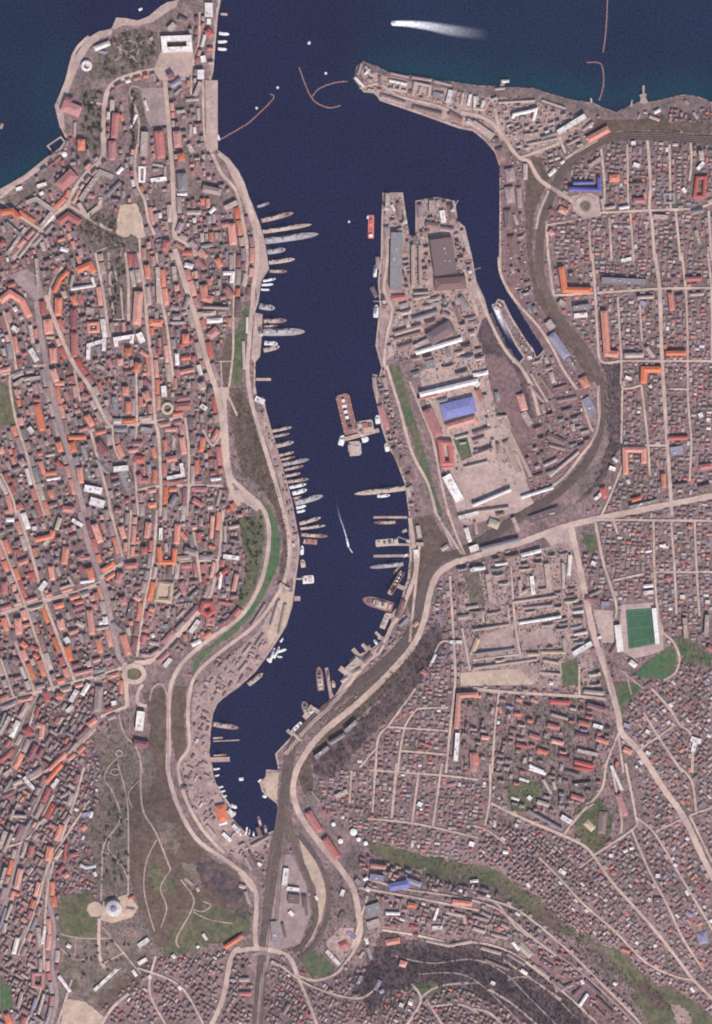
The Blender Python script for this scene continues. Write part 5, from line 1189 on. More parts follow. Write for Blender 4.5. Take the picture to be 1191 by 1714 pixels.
PL = ['square concrete sea bath walls at the west seafront','short square pier below the white catamaran, west quay','long pale finger pier south of the northern east-quay pier','northern finger pier off the east quay','concrete finger pier with a beige barge alongside, east quay','long pale jetty reaching the floating crane','straight narrow pier with rusty ships, southern east quay','thin gangway to the white catamaran','thin long jetty at the south-west quay','lone grey pontoon off the west quay','wide stubby pontoon at the south-west quay','thin pontoon beside the rusty ship, south-west','jetty stem of the T-shaped jetty, north-east shore','cross arm of the T-shaped jetty, north-east shore','wide base of the white jetty, north-east shore','narrow tip of the white jetty, north-east shore','tiny jetty west of the white jetty','short landing stage at the north-west quay','short pontoon by the beige floating dock, east quay','stubby landing stage on the east headland','tiny jetty on the north-east cliff shore','short pier on the east headland, north side','widest short platform on the east headland','second short pier north of the east headland','short landing south of the rusty ship jetty, lower east quay','stubby platform beside the white barge, lower east quay','narrow landing north of the east headland','southernmost short landing of the east quay','short platform between two moored ships, middle east quay','']
for i, ln in enumerate(PIERS.strip().splitlines()):
    a = ln.split(); wd = float(a[1]); cl = 'c' in a; k = a.index('c') if cl else a.index('x'); pts = P(' '.join(a[k+1:]))
    if pts[0][1] > 1720: continue
    q = [W(p) for p in pts]; cx, cy = sum(p[0] for p in q)/len(q), sum(p[1] for p in q)/len(q); q = [(p[0]-cx, p[1]-cy) for p in q]
    root = empty('pier', (cx, cy, 0), PL[i], 'pier', 'piers and jetties of the harbour')
    E = ribbon(q, wd*S, cl); v = []; f = []; n = len(q)
    zt = 2.2+.05*i
    for (p1, p2) in E: v += [(*p1, 1.2), (*p2, 1.2), (*p1, zt), (*p2, zt)]
    for j in range(n if cl else n-1):
        s_ = 4*j; e_ = 4*((j+1) % n); f += [(s_,s_+2,e_+2,e_),(s_+1,e_+1,e_+3,s_+3),(s_+2,s_+3,e_+3,e_+2),(s_,e_,e_+1,s_+1)]
    if not cl: f += [(0,1,3,2),(4*n-4,4*n-2,4*n-1,4*n-3)]
    o = obj('deck', v, f, 'quay', root); fix(o)
    for j in range(n if cl else n-1):
        a_, b_ = q[j], q[(j+1) % n]; L = math.hypot(b_[0]-a_[0], b_[1]-a_[1])
        for t in [u/max(1, int(L/18)) for u in range(int(L/18)+1)]:
            v, f = [], []; cyl(v, f, a_[0]+(b_[0]-a_[0])*t, a_[1]+(b_[1]-a_[1])*t, .7, .7, -6, 1.2, 8); obj('pile', v, f, 'wall', root)

# ------------------------------------------------------------------ ships
SHIPREC = []
WD = dict(grey='grey', rust='rusty brown', white='white', red='bright red', beige='pale beige')
def hull_outline(L, B, kind):
    if kind in ('barge', 'dock'): return [(-L/2,-B/2),(L/2-B*.12,-B/2),(L/2,-B*.35),(L/2,B*.35),(L/2-B*.12,B/2),(-L/2,B/2)]
    out = []
    for t in (0, .03, .2, .45, .7, .84, .93, .98): 
        k = {0:.8,.03:.9,.2:1,.45:1,.7:.95,.84:.76,.93:.5,.98:.24}[t]; out.append((-L/2+L*t, -B/2*k))
    return out+[(L/2, 0)]+[(x, -y) for x, y in reversed(out)]
def prism(out, z0, z1, taper=1.0):
    n = len(out); v = [(x*taper, y*taper, z0) for x, y in out]+[(x, y, z1) for x, y in out]
    return v, [(i, (i+1) % n, n+(i+1) % n, n+i) for i in range(n)]+[tuple(range(n, 2*n)), tuple(reversed(range(n)))]
def ship(a, b, w, col, kind='ship', place=''):
    (x0, y0), (x1, y1) = W(a), W(b); L = math.hypot(x1-x0, y1-y0); B = w*S*1.1; cx, cy = (x0+x1)/2, (y0+y1)/2
    small = L < 34
    cat = 'floating dock' if kind == 'dock' else 'barge' if kind == 'barge' else 'boat' if small else 'ship'
    nm = {'dock':'floating_dock','barge':'barge','boat':'boat','ship':'ship','warship':'warship'}[kind if not small or kind in ('barge', 'dock') else 'boat']
    root = empty(nm, (cx, cy, 0), cat=cat, group={'floating dock':'floating docks','barge':'barges','boat':'small boats','ship':'ships'}[cat]); root.rotation_euler = (0, 0, math.atan2(y1-y0, x1-x0))
    fb = 1.6 if small else min(5, 2.4+L*.012)
    out = hull_outline(L, B, kind)
    v, f = prism(out, -1.5, fb, .93); fix(obj('hull', v, f, 'hull_'+col, root))
    ins = [(x*.985-L*.002, y*.9) for x, y in out]; v, f = prism(ins, fb-.2, fb+.12); fix(obj('deck', v, f, 'deck_'+col, root))
    hm = 'hull_white' if col in ('white', 'red') else 'hull_grey' if col in ('grey',) else 'hull_beige'
    rr = random.Random(int(L*100+cx))
    if kind == 'dock':
        for sg in (-1, 1):
            v, f = [], []; box(v, f, -L*.46, L*.46, sg*B*.5-B*.06, sg*B*.5+B*.06, fb-.5, fb+10); obj('side_wall', v, f, 'hull_rust', root)
            for k in range(5): v, f = [], []; X = -L*.4+L*.2*k; box(v, f, X-2, X+2, sg*B*.5-B*.04, sg*B*.5+B*.04, fb+10.02, fb+12); obj('deckhouse', v, f, 'hull_beige', root)
        for k in range(6): v, f = [], []; X = -L*.36+L*.14*k; box(v, f, X-L*.04, X+L*.03, -B*rr.uniform(.1,.25), B*rr.uniform(.1,.25), fb+.1, fb+rr.uniform(2, 8)); obj('cargo', v, f, rr.choice(('hull_white','hull_beige','hull_dark')), root)
        return root
    if kind == 'barge':
        for k in range(max(2, int(L/14))):
            X = -L/2+L*(k+.6)/max(2, int(L/14)+.3); s = rr.uniform(.15, .32)*B; v, f = [], []; box(v, f, X-s, X+s*.8, -s*rr.uniform(.6,1.3), s, fb+.1, fb+rr.uniform(1.5, 5)); obj('cargo', v, f, rr.choice(('hull_rust','hull_beige','hull_dark','hull_grey')), root)
        v, f = [], []; X = -L*.38; box(v, f, X-L*.06, X+L*.06, -B*.3, B*.3, fb+.1, fb+6); obj('deckhouse', v, f, hm, root)
        return root
    xs = -L*.12 if not small else -L*.1
    tiers = 3 if not small else 1
    for k in range(tiers):
        v, f = [], []; l2 = L*(.2 if not small else .22)*(1-.25*k); bw = B*.34*(1-.18*k); box(v, f, xs-l2, xs+l2*.9, -bw, bw, fb+.1+k*2.6, fb+.1+(k+1)*2.6-.01)
        obj('superstructure', v, f, hm, root)
    if not small:
        v, f = [], []; box(v, f, xs+L*.22, xs+L*.27, -B*.22, B*.22, fb+.1, fb+6.5); obj('bridge', v, f, hm, root)
        v, f = [], []; cyl(v, f, xs-L*.05, 0, B*.14, B*.11, fb+7.9, fb+12, 12); obj('funnel', v, f, 'hull_dark', root)
        v, f = [], []; cyl(v, f, xs+L*.1, 0, .45, .2, fb+5, fb+20, 8); box(v, f, xs+L*.1-.25, xs+L*.1+.25, -B*.22, B*.22, fb+14, fb+14.5); obj('mast', v, f, 'steel', root)
        for X in ((L*.27, L*.2+4) if kind == 'warship' else (L*.3,)):
            v, f = [], []
            if kind == 'warship': cyl(v, f, X, 0, B*.2, B*.15, fb+.1, fb+2.8, 12); box(v, f, X, X+B*.6, -.25, .25, fb+1.6, fb+2.1); obj('gun_turret', v, f, 'hull_grey', root)
            else: box(v, f, X-L*.06, X+L*.05, -B*.22, B*.22, fb+.1, fb+1.5); obj('cargo_hatch', v, f, 'hull_dark', root)
        v, f = [], []; box(v, f, -L*.45, -L*.36, -B*.24, B*.24, fb+.1, fb+3); obj('deckhouse', v, f, hm, root)
    else:
        v, f = [], []; cyl(v, f, 0, 0, .18, .1, fb+2, fb+8, 6); obj('mast', v, f, 'steel', root)
        v, f = [], []; box(v, f, -L*.02, L*.1, -B*.22, B*.22, fb+2.6, fb+4.2); obj('wheelhouse', v, f, hm, root)
    return root
SHIPS = """
1 0 90 1030 150 1010 14 grey ship
1 0 110 1100 272 1060 24 rust ship
1 0 118 1155 362 1118 20 beige warship
1 0 130 1202 396 1165 30 grey warship
1 0 140 1256 232 1242 24 grey ship
1 0 656 1188 658 1072 26 red barge
1 0 642 1090 642 1070 12 white ship
1 1 148 28 278 10 20 beige warship
1 1 150 70 240 72 18 rust ship
1 1 118 120 182 108 12 white ship
1 1 112 140 170 136 11 white ship
1 1 108 162 152 164 10 white ship
1 1 100 245 178 256 28 grey ship
1 1 120 320 238 316 24 rust ship
1 1 122 345 192 342 12 rust ship
1 1 120 376 328 372 34 grey warship
1 1 125 428 192 434 22 white ship
1 1 122 466 202 446 22 beige ship
1 1 165 868 262 848 15 beige ship
1 1 168 896 252 880 14 rust ship
1 1 186 942 272 922 20 beige ship
1 1 200 990 272 972 14 beige ship
1 1 205 1012 280 996 14 rust ship
1 1 215 1036 348 1008 20 grey warship
1 1 225 1062 322 1040 15 rust ship
1 1 232 1092 305 1078 14 beige ship
1 1 238 1122 348 1106 18 rust ship
1 1 250 1150 335 1132 16 white ship
1 1 265 1180 338 1160 20 white ship
1 1 268 1206 312 1195 14 rust ship
1 1 278 1228 418 1190 26 grey warship
1 1 284 1252 334 1240 14 white ship
1 1 288 1272 330 1264 12 white ship
1 1 558 882 512 684 56 rust dock
1 1 548 958 608 952 66 beige barge
1 1 590 850 668 838 54 beige barge
1 1 505 940 518 888 26 white ship
1 1 612 915 645 905 26 white ship
1 1 680 302 684 238 22 white ship
1 1 676 100 680 40 16 white ship
1 1 692 832 688 788 22 white ship
1 1 740 970 732 928 20 white ship
1 1 830 1152 574 1182 24 beige warship
1 1 688 1192 752 1188 16 white ship
1 2 300 50 408 18 18 beige ship
1 2 305 74 430 58 14 beige ship
1 2 308 104 442 112 20 rust ship
1 2 318 136 388 142 24 rust barge
1 2 312 205 314 158 16 white ship
1 2 320 268 314 228 22 beige ship
1 2 316 330 372 326 36 white barge
1 2 152 738 176 668 14 white ship
1 2 172 720 200 662 13 white ship
1 2 186 690 236 676 13 white ship
1 2 190 712 215 715 9 white ship
1 2 140 720 160 742 16 white ship
1 2 205 640 218 620 10 white ship
1 2 45 852 118 795 22 beige ship
1 2 545 165 534 118 9 white ship
1 2 780 42 672 44 18 rust ship
1 2 835 80 812 92 16 beige ship
1 2 792 138 680 148 32 beige barge
1 2 818 250 650 268 20 grey warship
1 2 815 288 748 402 22 beige dock
1 2 765 468 616 425 48 rust ship
1 2 745 492 712 572 26 beige barge
1 2 408 882 396 762 32 rust ship
1 2 446 842 440 775 14 rust ship
1 2 472 866 466 832 16 beige ship
1 2 408 850 402 790 10 grey ship
1 2 350 1012 318 935 34 rust ship
1 2 508 838 535 806 12 white ship
1 2 655 700 640 655 18 beige barge
1 2 620 745 600 705 14 rust ship
1 2 690 655 672 628 12 white ship
1 2 586 712 552 738 16 beige barge
1 2 372 985 340 1000 14 white ship
1 2 842 205 810 212 14 white ship
1 2 800 262 770 300 14 rust ship
1 2 258 1092 312 1042 20 white barge
0 2 1060 1048 1188 1068 26 rust ship
0 2 1062 1205 1130 1200 9 rust ship
0 3 1062 12 1096 8 9 white ship
0 3 1070 45 1092 40 8 white ship
0 3 1086 102 1112 98 9 white ship
0 3 1095 125 1122 118 9 white ship
0 3 1102 148 1130 144 9 white ship
0 3 1145 245 1172 225 22 white ship
0 3 1150 190 1180 205 16 white ship
0 3 1175 330 1196 312 16 white ship
1 3 118 140 136 152 16 white ship
1 3 28 352 40 298 11 white ship
1 3 48 340 52 310 9 grey ship
1 3 108 296 94 244 13 rust ship
1 3 134 330 128 288 13 rust ship
1 3 4 352 8 312 12 white ship
1 3 72 345 70 322 9 white ship
1 3 16 350 20 325 8 rust ship
1 3 95 75 110 60 10 white ship
0 0 1090 165 1142 170 15 white ship
0 0 1085 208 1132 206 14 white ship
0 0 1085 242 1130 246 14 white ship
0 0 690 50 708 40 12 white ship
0 0 1084 670 1092 700 10 white ship
1 0 345 220 352 204 12 white ship
1 0 426 366 438 362 11 white ship
1 0 188 440 196 430 11 white ship
1 0 82 540 92 534 11 white ship
1 0 544 1108 552 1100 10 white ship
1 0 782 118 756 114 14 white ship
2 1 138 235 112 262 30 white barge
2 1 262 505 318 500 24 white ship
2 1 240 440 275 470 18 rust barge
0 0 0 640 10 615 14 beige barge
"""
for ln in SHIPS.strip().splitlines():
    a = ln.split(); c, r = int(a[0]), int(a[1]); p, q = tp(c, r, float(a[2]), float(a[3])), tp(c, r, float(a[4]), float(a[5]))
    wd = max(1.6, float(a[6])*K); o = ship(p, q, wd, a[7], a[8]); cx, cy = (p[0]+q[0])/2, (p[1]+q[1])/2
    L = math.hypot(p[0]-q[0], p[1]-q[1])*S
    zone = ('the north-west seafront' if cx < 380 and cy < 300 else 'the open north harbour mouth' if cy < 200 else 'the dockyard basin' if cx > 780 else
            'the mid-harbour crane jetty' if 560 < cx < 622 and 640 < cy < 780 else 'the open middle of the harbour' if (570 < cx < 600) and (cy < 500 or 880 < cy < 930) else
            'the south-west quay' if cx < 470 and cy > 1080 and not (cx > 455) else 'the west quay' if cx < 560 and cy < 1080 else 'the east quay')
    size = 'large' if L > 60 else 'small' if L < 24 else 'mid-sized'
    SHIPREC.append((o, cx, cy, L, f'{size} {WD[a[7]]} {("floating dock" if a[8] == "dock" else a[8]) if (L >= 34 or a[8] == "barge") else "boat"}', zone))
NTH = ['northernmost','second','third','fourth','fifth','sixth','seventh','eighth','ninth','tenth','eleventh','twelfth','thirteenth','fourteenth','fifteenth']
grp = {}
for s_ in SHIPREC: grp.setdefault((s_[4], s_[5]), []).append(s_)
for (ph, zn), lst in grp.items():
    lst.sort(key=lambda s: s[2])
    for i, s_ in enumerate(lst):
        if len(lst) == 1: s_[0]['label'] = f'{ph} lying at {zn}'
        elif i == 0: s_[0]['label'] = f'northernmost {ph} lying at {zn}'
        else: s_[0]['label'] = f'{NTH[i]} {ph} from the north at {zn}'

# portal cranes on the shipyard quays
def crane(x, y, ang, label):
    root = empty('portal_crane', (*W((x, y)), H(x, y)), label, 'crane', 'harbour cranes'); root.rotation_euler = (0, 0, R(ang))
    for sx in (-4, 4):
        for sy in (-4, 4):
            v, f = [], []; box(v, f, sx-.5, sx+.5, sy-.5, sy+.5, 0, 14); obj('leg', v, f, 'steel', root)
    v, f = [], []; box(v, f, -5, 5, -5, 5, 14, 15.5); obj('platform', v, f, 'steel', root)
    v, f = [], []; box(v, f, -4, 3, -2.5, 2.5, 15.5, 20); obj('cab', v, f, 'hull_beige', root)
    v, f = [], []
    for s in (-.9, .9): 
        b = len(v); box(v, f, 2, 32, s-.25, s+.25, 0, .8)
        for i in range(b, len(v)): X, Y, Z = v[i]; v[i] = (X, Y, 18+Z+(X-2)*.5)
    obj('jib', v, f, 'steel', root)
for (x, y, a, lb) in ((644,350,70,'steel portal crane on the west edge of the north shipyard slip'),(678,372,100,'steel portal crane beside the narrow dock inlet'),(757,352,60,'steel portal crane near the east corner of the shipyard head'),
                      (643,505,180,'steel portal crane on the shipyard quay by the white ship'),(786,455,20,'steel portal crane on the east shipyard edge'),(606,728,150,'steel crane on the mid-harbour jetty'),
                      (683,905,160,'steel portal crane on the east quay at the beige barge pier'),(437,560,0,'steel portal crane on the west quay by the grey warships')):
    crane(x, y, a, lb)

# buoy booms (barrier floats)
BOOMS = [("1 0 298 335 360 485 440 535 505 525", 'brown floating boom hooking south-east off the harbour mouth'), ("1 0 362 482 400 440 480 410 540 405", 'brown floating boom arm curving towards the east point'),
         ("1 0 -105 700 0 640 60 600 170 490 152 468", 'brown floating boom reaching out from the west pier'), ("2 0 672 -20 665 140 650 260", 'brown floating boom running in from the top edge'),
         ("2 0 570 310 640 320 652 420 630 500", 'brown hooked floating boom off the north-east cliff shore')]
for s_, lb in BOOMS:
    a = s_.split(); pts = smooth_path(P(' '.join(a[2:]), int(a[0]), int(a[1])), 1.6); q = [W(p) for p in pts]; c0 = q[len(q)//2]
    v, f = [], []
    for i, (x, y) in enumerate(q[:-1]):
        dx, dy = q[i+1][0]-x, q[i+1][1]-y; L = math.hypot(dx, dy) or 1; ux, uy = dx/L, dy/L; jx, jy = rnd.uniform(-.5,.5), rnd.uniform(-.5,.5)
        box(v, f, 0, L*.86, -1.7, 1.7, -.5, 1, lambda X, Y, Z, x=x+jx-c0[0], y=y+jy-c0[1], ux=ux, uy=uy: (x+X*ux-Y*uy, y+X*uy+Y*ux, Z))
    obj('floating_boom', v, f, 'boom', loc=(*c0, 0), label=lb, cat='boom', group='floating booms at the harbour mouth')

# wakes: foam on the water
def foam(name, pts, w0, w1, label, dens):
    key = 'foam%d' % int(dens*100)
    if key not in MATS:
        m = bpy.data.materials.new(key); m.use_nodes = True; n = m.node_tree.nodes; l = m.node_tree.links; b = n['Principled BSDF']
        b.inputs['Base Color'].default_value = (.8,.82,.84,1); b.inputs['Roughness'].default_value = .9
        at = n.new('ShaderNodeAttribute'); at.attribute_name = 'dens'; g = n.new('ShaderNodeNewGeometry')
        nz = n.new('ShaderNodeTexNoise'); nz.inputs['Scale'].default_value = .12; nz.inputs['Detail'].default_value = 5; l.new(g.outputs['Position'], nz.inputs['Vector'])
        mr = n.new('ShaderNodeMapRange'); mr.inputs[1].default_value = .25; mr.inputs[2].default_value = .75; mr.inputs[3].default_value = -.35; mr.inputs[4].default_value = .35; l.new(nz.outputs[0], mr.inputs[0])
        ad = n.new('ShaderNodeMath'); ad.operation = 'ADD'; l.new(at.outputs['Fac'], ad.inputs[0])
        mu = n.new('ShaderNodeMath'); mu.operation = 'MULTIPLY'; l.new(mr.outputs[0], mu.inputs[0]); l.new(at.outputs['Fac'], mu.inputs[1]); l.new(mu.outputs[0], ad.inputs[1])
        m2 = n.new('ShaderNodeMath'); m2.operation = 'MULTIPLY'; m2.use_clamp = True; m2.inputs[1].default_value = dens; l.new(ad.outputs[0], m2.inputs[0])
        l.new(m2.outputs[0], b.inputs['Alpha']); MATS[key] = m
    q = smooth_path(pts, 3); v, f, d = [], [], []; n_ = len(q)
    for i in range(n_):
        a = q[max(i-1, 0)]; b = q[min(i+1, n_-1)]; dx, dy = b[0]-a[0], b[1]-a[1]; L = math.hypot(dx, dy) or 1; t = i/(n_-1); w_ = w0+(w1-w0)*min(1, t*1.6)
        for k, e in ((-1, 0), (-.5, .8), (0, 1), (.5, .8), (1, 0)):
            v.append((*W((q[i][0]-dy/L*w_/2*k, q[i][1]+dx/L*w_/2*k)), .25)); d.append(e*(1-t)**1.7*1.35 if i else .9*e)
    for i in range(n_-1):
        for k in range(4): a = i*5+k; f.append((a, a+5, a+6, a+1))
    o = obj(name, v, f, key, kind='stuff', label=label, cat='wake')
    at = o.data.attributes.new('dens', 'FLOAT', 'POINT'); at.data.foreach_set('value', np.array(d, np.float32))
foam('wake', tpl := P("760 115 850 118 950 130 1060 150 1250 175", 1, 0), 9, 22, 'white foam wake trailing east behind the speeding boat', 1.0)
foam('wake', P("538 130 520 70 500 10 485 -60", 1, 2), 1.6, 3, 'thin white wake behind the small boat in mid harbour', .7)
foam('wake', P("112 232 122 262 140 310 168 370 205 430", 2, 1), 14, 9, 'white and turquoise wash at the mouth of the dry dock', 1.0)
foam('wake', P("565 195 545 165 536 135", 1, 2), 1.5, 3, 'short white bow wave at the small boat in mid harbour', .9)

# ------------------------------------------------------------------ trees
def crown_mesh(name, rr, n, m):
    v, f = [], []
    clumps = [(rr.gauss(0,.42), rr.gauss(0,.42), rr.uniform(.45,.95), rr.uniform(.25,.5)) for _ in range(9)]
    for _ in range(n):
        cx, cy, cz, cr = rr.choice(clumps)
        a = rr.uniform(0, 6.283); b = rr.uniform(-1, 1); rad = cr*rr.uniform(.5, 1)
        x = cx+rad*math.cos(a)*math.sqrt(1-b*b); y = cy+rad*math.sin(a)*math.sqrt(1-b*b); z = cz+rad*b*.7
        s = rr.uniform(.1, .2); q = len(v)
        for _k in range(3): v.append((x+rr.uniform(-s, s)*1.4, y+rr.uniform(-s, s)*1.4, z+rr.uniform(-s, s)))
        f.append((q, q+1, q+2))
    me = bpy.data.meshes.new(name); me.from_pydata(v, [], f); me.materials.append(MATS[m]); me.update(); return me
CR = [crown_mesh('crown', random.Random(i), 190, 'crown') for i in range(3)]+[crown_mesh('crown', random.Random(10+i), 260, 'crown_dark') for i in range(3)]
tv, tf = [], []; cyl(tv, tf, 0, 0, .06, .035, -.1, .6, 7)
for a in (0, 2.1, 4.2):
    b = len(tv); tv += [(.02,0,.45),(-.02,.02,.45),(0,-.02,.45),(.4*math.cos(a),.4*math.sin(a),.85)]; tf += [(b,b+1,b+3),(b+1,b+2,b+3),(b+2,b,b+3)]
TR = bpy.data.meshes.new('trunk'); TR.from_pydata(tv, [], tf); TR.materials.append(MATS['bark']); TR.update()
ntree = 0
def tree(x, y, s, dark, label, group):
    global ntree
    ntree += 1
    root = empty('tree', (*W((x, y)), H(x, y)), label, 'tree', group); root.rotation_euler = (0, 0, rnd.uniform(0, 6.28))
    for nm, me in (('crown', CR[rnd.randrange(3)+(3 if dark else 0)]), ('trunk', TR)):
        o = bpy.data.objects.new(nm, me); COL.objects.link(o); o.parent = root; o.scale = (s, s, s*1.1)
STUFF = {'crowns': ([], []), 'crowns_green': ([], [])}
def stuff_tree(x, y, s, key, n=9):
    v, f = STUFF[key]; X, Y = W((x, y)); Z = H(x, y)
    for _ in range(n):
        a = rnd.uniform(0, 6.283); r = rnd.uniform(0, .8)*s; cx = X+r*math.cos(a); cy = Y+r*math.sin(a); cz = Z+rnd.uniform(.4, 1.2)*s; q = s*rnd.uniform(.28, .55); b = len(v)
        for _k in range(4): v.append((cx+rnd.uniform(-q, q), cy+rnd.uniform(-q, q), cz+rnd.uniform(-q, q)*.6))
        f.extend([(b, b+1, b+2), (b, b+2, b+3), (b, b+1, b+3)])
def scatter(poly, n, fn, free=True, mind=2.5):
    a0, b0, m = raster(poly); xs = [p[0] for p in poly]; ys = [p[1] for p in poly]; pts = []; tries = 0; grid = {}
    while len(pts) < n and tries < n*25:
        tries += 1; x = rnd.uniform(max(-5, min(xs)), min(1196, max(xs))); y = rnd.uniform(max(-5, min(ys)), min(1719, max(ys)))
        yy, xx = int(y-NY0)-a0, int(x-NX0)-b0
        if yy < 0 or xx < 0 or yy >= m.shape[0] or xx >= m.shape[1] or not m[yy, xx]: continue
        if free and OCC[int(y-NY0), int(x-NX0)]: continue
        k = (int(x/mind), int(y/mind))
        if k in grid: continue
        grid[k] = 1; pts.append((x, y)); fn(x, y)
# countable park trees
def T(label, group, dark=False, s=(4, 7)): return lambda x, y: tree(x, y, rnd.uniform(*s), dark, label, group)
scatter(P("190 60 235 50 262 60 258 100 235 116 200 128 175 118 178 80"), 60, T('leafless brown tree on the lawns of the promontory park', 'trees of the promontory park'), False, 4.5)
scatter(P("136 152 170 150 170 250 160 255 140 235"), 34, T('dark tree in the rows between the seafront and the ring road', 'trees in rows behind the seafront', True), False, 4.5)
scatter(P("180 432 208 432 208 540 186 540"), 34, T('dark green tree along the long boulevard garden', 'trees of the boulevard garden', True, (3.5, 5.5)), False, 4)
scatter(P("398 870 438 864 440 900 430 960 404 1015 398 1008 412 950"), 44, T('dark tree on the terrace beside the green bluff', 'trees on the bluff terrace', True, (3, 5)), False, 4.2)
scatter(P("130 362 190 352 196 392 236 398 200 422 160 418 132 394"), 40, T('leafless tree on the slope below the sandy hilltop square', 'trees below the hilltop square'), False, 4.5)
scatter(P("165 1340 212 1330 214 1470 168 1480"), 40, T('dark tree in the old cemetery north of the rotunda', 'cemetery trees', True, (3, 6)), False, 5)
scatter(P("105 1572 160 1568 220 1575 230 1600 180 1650 120 1640"), 26, T('dark tree in the garden south of the rotunda', 'trees of the rotunda garden', True, (3, 6)), False, 5)
for i in range(18): x = 190+rnd.uniform(-1.2,1.2)+i*.8; tree(222+rnd.uniform(-3,3), 155+i*5.4, rnd.uniform(4,6), True, 'dark tree in the narrow square garden on the promontory', 'trees of the narrow square garden')
print('trees', ntree)
# uncountable growth: one object per place
def ST(s, key, n=9): return lambda x, y: stuff_tree(x, y, rnd.uniform(*s), key, n)
scatter(P("900 236 1191 236 1191 1714 820 1400 760 1280 700 1400 560 1300 700 1080 760 960 1000 900 1030 700"), 4200, ST((2, 3.6), 'crowns'), True, 2.2)
scatter(P("0 330 420 330 440 860 400 1040 240 1110 0 1714"), 2600, ST((2, 4), 'crowns'), True, 2.4)
scatter(P("600 1420 900 1480 1191 1714 430 1714 440 1600"), 1300, ST((2, 4), 'crowns'), True, 2.4)
scatter(P("700 1070 735 1040 742 1080 712 1130 620 1230 560 1300 520 1290 560 1240"), 420, ST((2.5, 4.5), 'crowns'), False, 2.6)
scatter(P("640 1560 700 1575 800 1575 850 1590 900 1630 1010 1714 900 1714 780 1650 700 1655 620 1714 600 1660"), 1100, ST((2.5, 5), 'crowns'), False, 2.4)
scatter(P("640 1560 700 1575 800 1575 850 1590 900 1630 1010 1714 900 1714 780 1650 700 1655 620 1714 600 1660"), 700, ST((2, 4.5), 'crowns_green', 6), False, 2.4)
scatter(P("150 1230 205 1225 240 1250 225 1300 212 1330 216 1480 165 1500 150 1400"), 420, ST((1.6, 3.4), 'crowns_green', 7), False, 2.6)
scatter(P("186 60 235 48 262 52 266 68 262 100 238 118 200 130 160 142 146 118 160 92"), 260, ST((1.6, 3.2), 'crowns_green', 7), False, 2.6)
scatter(P("134 150 172 148 172 255 165 262 136 235"), 110, ST((1.6, 3.2), 'crowns_green', 7), False, 2.6)
scatter(P("178 432 210 432 212 500 206 540 186 540"), 160, ST((1.6, 3), 'crowns_green', 7), False, 2.4)
scatter(P("398 868 440 862 442 900 424 990 402 1020 396 1010 412 960"), 200, ST((1.6, 3), 'crowns_green', 7), False, 2.4)
scatter(P("130 360 190 350 196 392 240 412 200 425 130 395"), 200, ST((1.8, 3.4), 'crowns', 8), False, 2.4)
scatter(P("100 1490 240 1480 415 1530 300 1600 200 1650 130 1660 100 1600"), 420, ST((1.4, 3), 'crowns_green', 6), True, 3)
scatter(P("212 150 232 150 246 205 232 250 222 250"), 60, ST((2, 3.4), 'crowns_green'), False, 2.4)
scatter(P("500 1300 560 1300 720 1430 860 1480 1040 1600 1180 1690 1100 1700 960 1580 840 1500 640 1440 530 1350"), 800, ST((1.6, 3.6), 'crowns_green', 7), True, 2.6)
scatter(P("1140 1060 1191 1080 1191 1130 1130 1130"), 120, ST((2, 3.6), 'crowns_green'), False, 2.6)
scatter(P("960 1340 1030 1330 1020 1410 980 1420"), 110, ST((2, 3.6), 'crowns_green'), True, 2.6)
scatter(P("505 1600 560 1620 620 1640 540 1640 640 1700 560 1700"), 80, ST((2, 3.6), 'crowns_green'), True, 2.6)
scatter(P("770 950 812 950 830 1060 960 1040 960 1056 770 1066"), 200, ST((2, 3.4), 'crowns_green'), True, 2.4)
scatter(P("0 330 420 330 440 860 400 1040 240 1110 150 1230 100 1714 0 1714"), 1500, ST((1.6, 3.4), 'crowns_green', 7), True, 2.4)
scatter(VAL1[1:]+[(1100,1660),(1000,1590),(900,1500),(740,1430)], 300, ST((2, 4), 'crowns_green'), False, 3)
scatter(P("240 1160 276 1150 278 1280 320 1400 395 1462 418 1560 300 1600 236 1530 214 1400 240 1280"), 420, ST((1.6, 3), 'crowns_green', 6), False, 3)
scatter(P("386 660 402 655 432 730 468 830 484 900 478 960 470 960 462 850 405 790"), 320, ST((2, 3.4), 'crowns'), False, 2.6)
scatter(P("1006 608 1040 604 1040 745 985 830 1018 740"), 220, ST((2, 4), 'crowns_green'), False, 2.8)
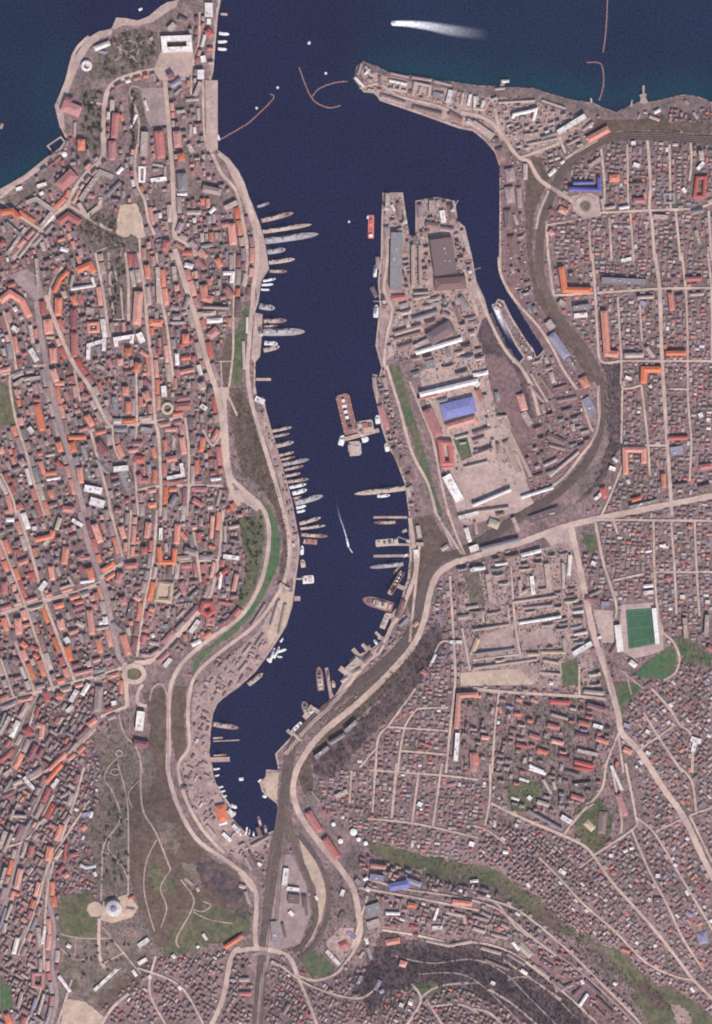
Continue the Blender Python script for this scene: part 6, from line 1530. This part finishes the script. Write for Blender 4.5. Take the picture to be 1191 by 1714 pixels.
scatter(P("770 950 950 905 985 1090 1000 1150 770 1120"), 520, ST((2.2, 4), 'crowns_green'), True, 2.5)
scatter(P("765 1160 1025 1165 1030 1300 950 1370 840 1340 765 1300"), 650, ST((2.2, 4.4), 'crowns'), True, 2.4)
scatter(P("820 520 900 700 980 720 900 822 800 600"), 260, ST((1.5, 3), 'crowns', 6), False, 3)
scatter(P("690 600 800 590 880 800 780 880"), 260, ST((2, 3.6), 'crowns_green'), True, 2.6)
scatter(P("60 1150 240 1180 212 1330 160 1500 90 1500"), 500, ST((2, 4), 'crowns'), True, 2.4)
for q_ in ('384 268 400 290 433 375 446 432 436 468 428 420 400 322','343 134 363 134 363 250 352 256','426 525 437 528 434 595 424 606','466 985 490 992 477 1046 446 1086 446 1060','95 176 112 120 145 64 188 48 170 62 122 132 106 190','268 87 322 84 326 112 312 134 268 134 256 118','14 460 44 450 74 496 60 504','955 328 1002 330 1006 362 960 352','785 1068 858 1048 862 1078 790 1092','910 898 950 880 962 920 925 918','992 1020 1026 1022 1028 1076 1006 1076'): scatter(P(q_), 16, ST((1.2, 2.4), 'crowns', 6), False, 3)
scatter(P("900 260 1191 180 1191 240 1000 232"), 200, ST((2, 3.6), 'crowns'), True, 2.6)
for key, lb in (('crowns', 'bare brown scrub and garden trees filling the gaps between the roofs'), ('crowns_green', 'dark green bushes and trees on slopes and yards')):
    v, f = STUFF[key]; o = obj('woodland', v, f, key, kind='stuff', label=lb, cat='vegetation')

# ------------------------------------------------------------------ haze
v, f = [], []; box(v, f, -9500, 9500, -9500, 9500, -60, CAM_H+60)
hz = bpy.data.materials.new('haze'); hz.use_nodes = True; n_ = hz.node_tree.nodes; n_.remove(n_['Principled BSDF'])
pv = n_.new('ShaderNodeVolumePrincipled'); pv.inputs['Color'].default_value = (.85, .72, .95, 1); pv.inputs['Density'].default_value = 2.0e-6
hz.node_tree.links.new(pv.outputs[0], n_['Material Output'].inputs['Volume']); MATS['haze'] = hz
obj('haze', v, f, 'haze', kind='stuff', label='thin pale violet haze over the whole town', cat='haze')
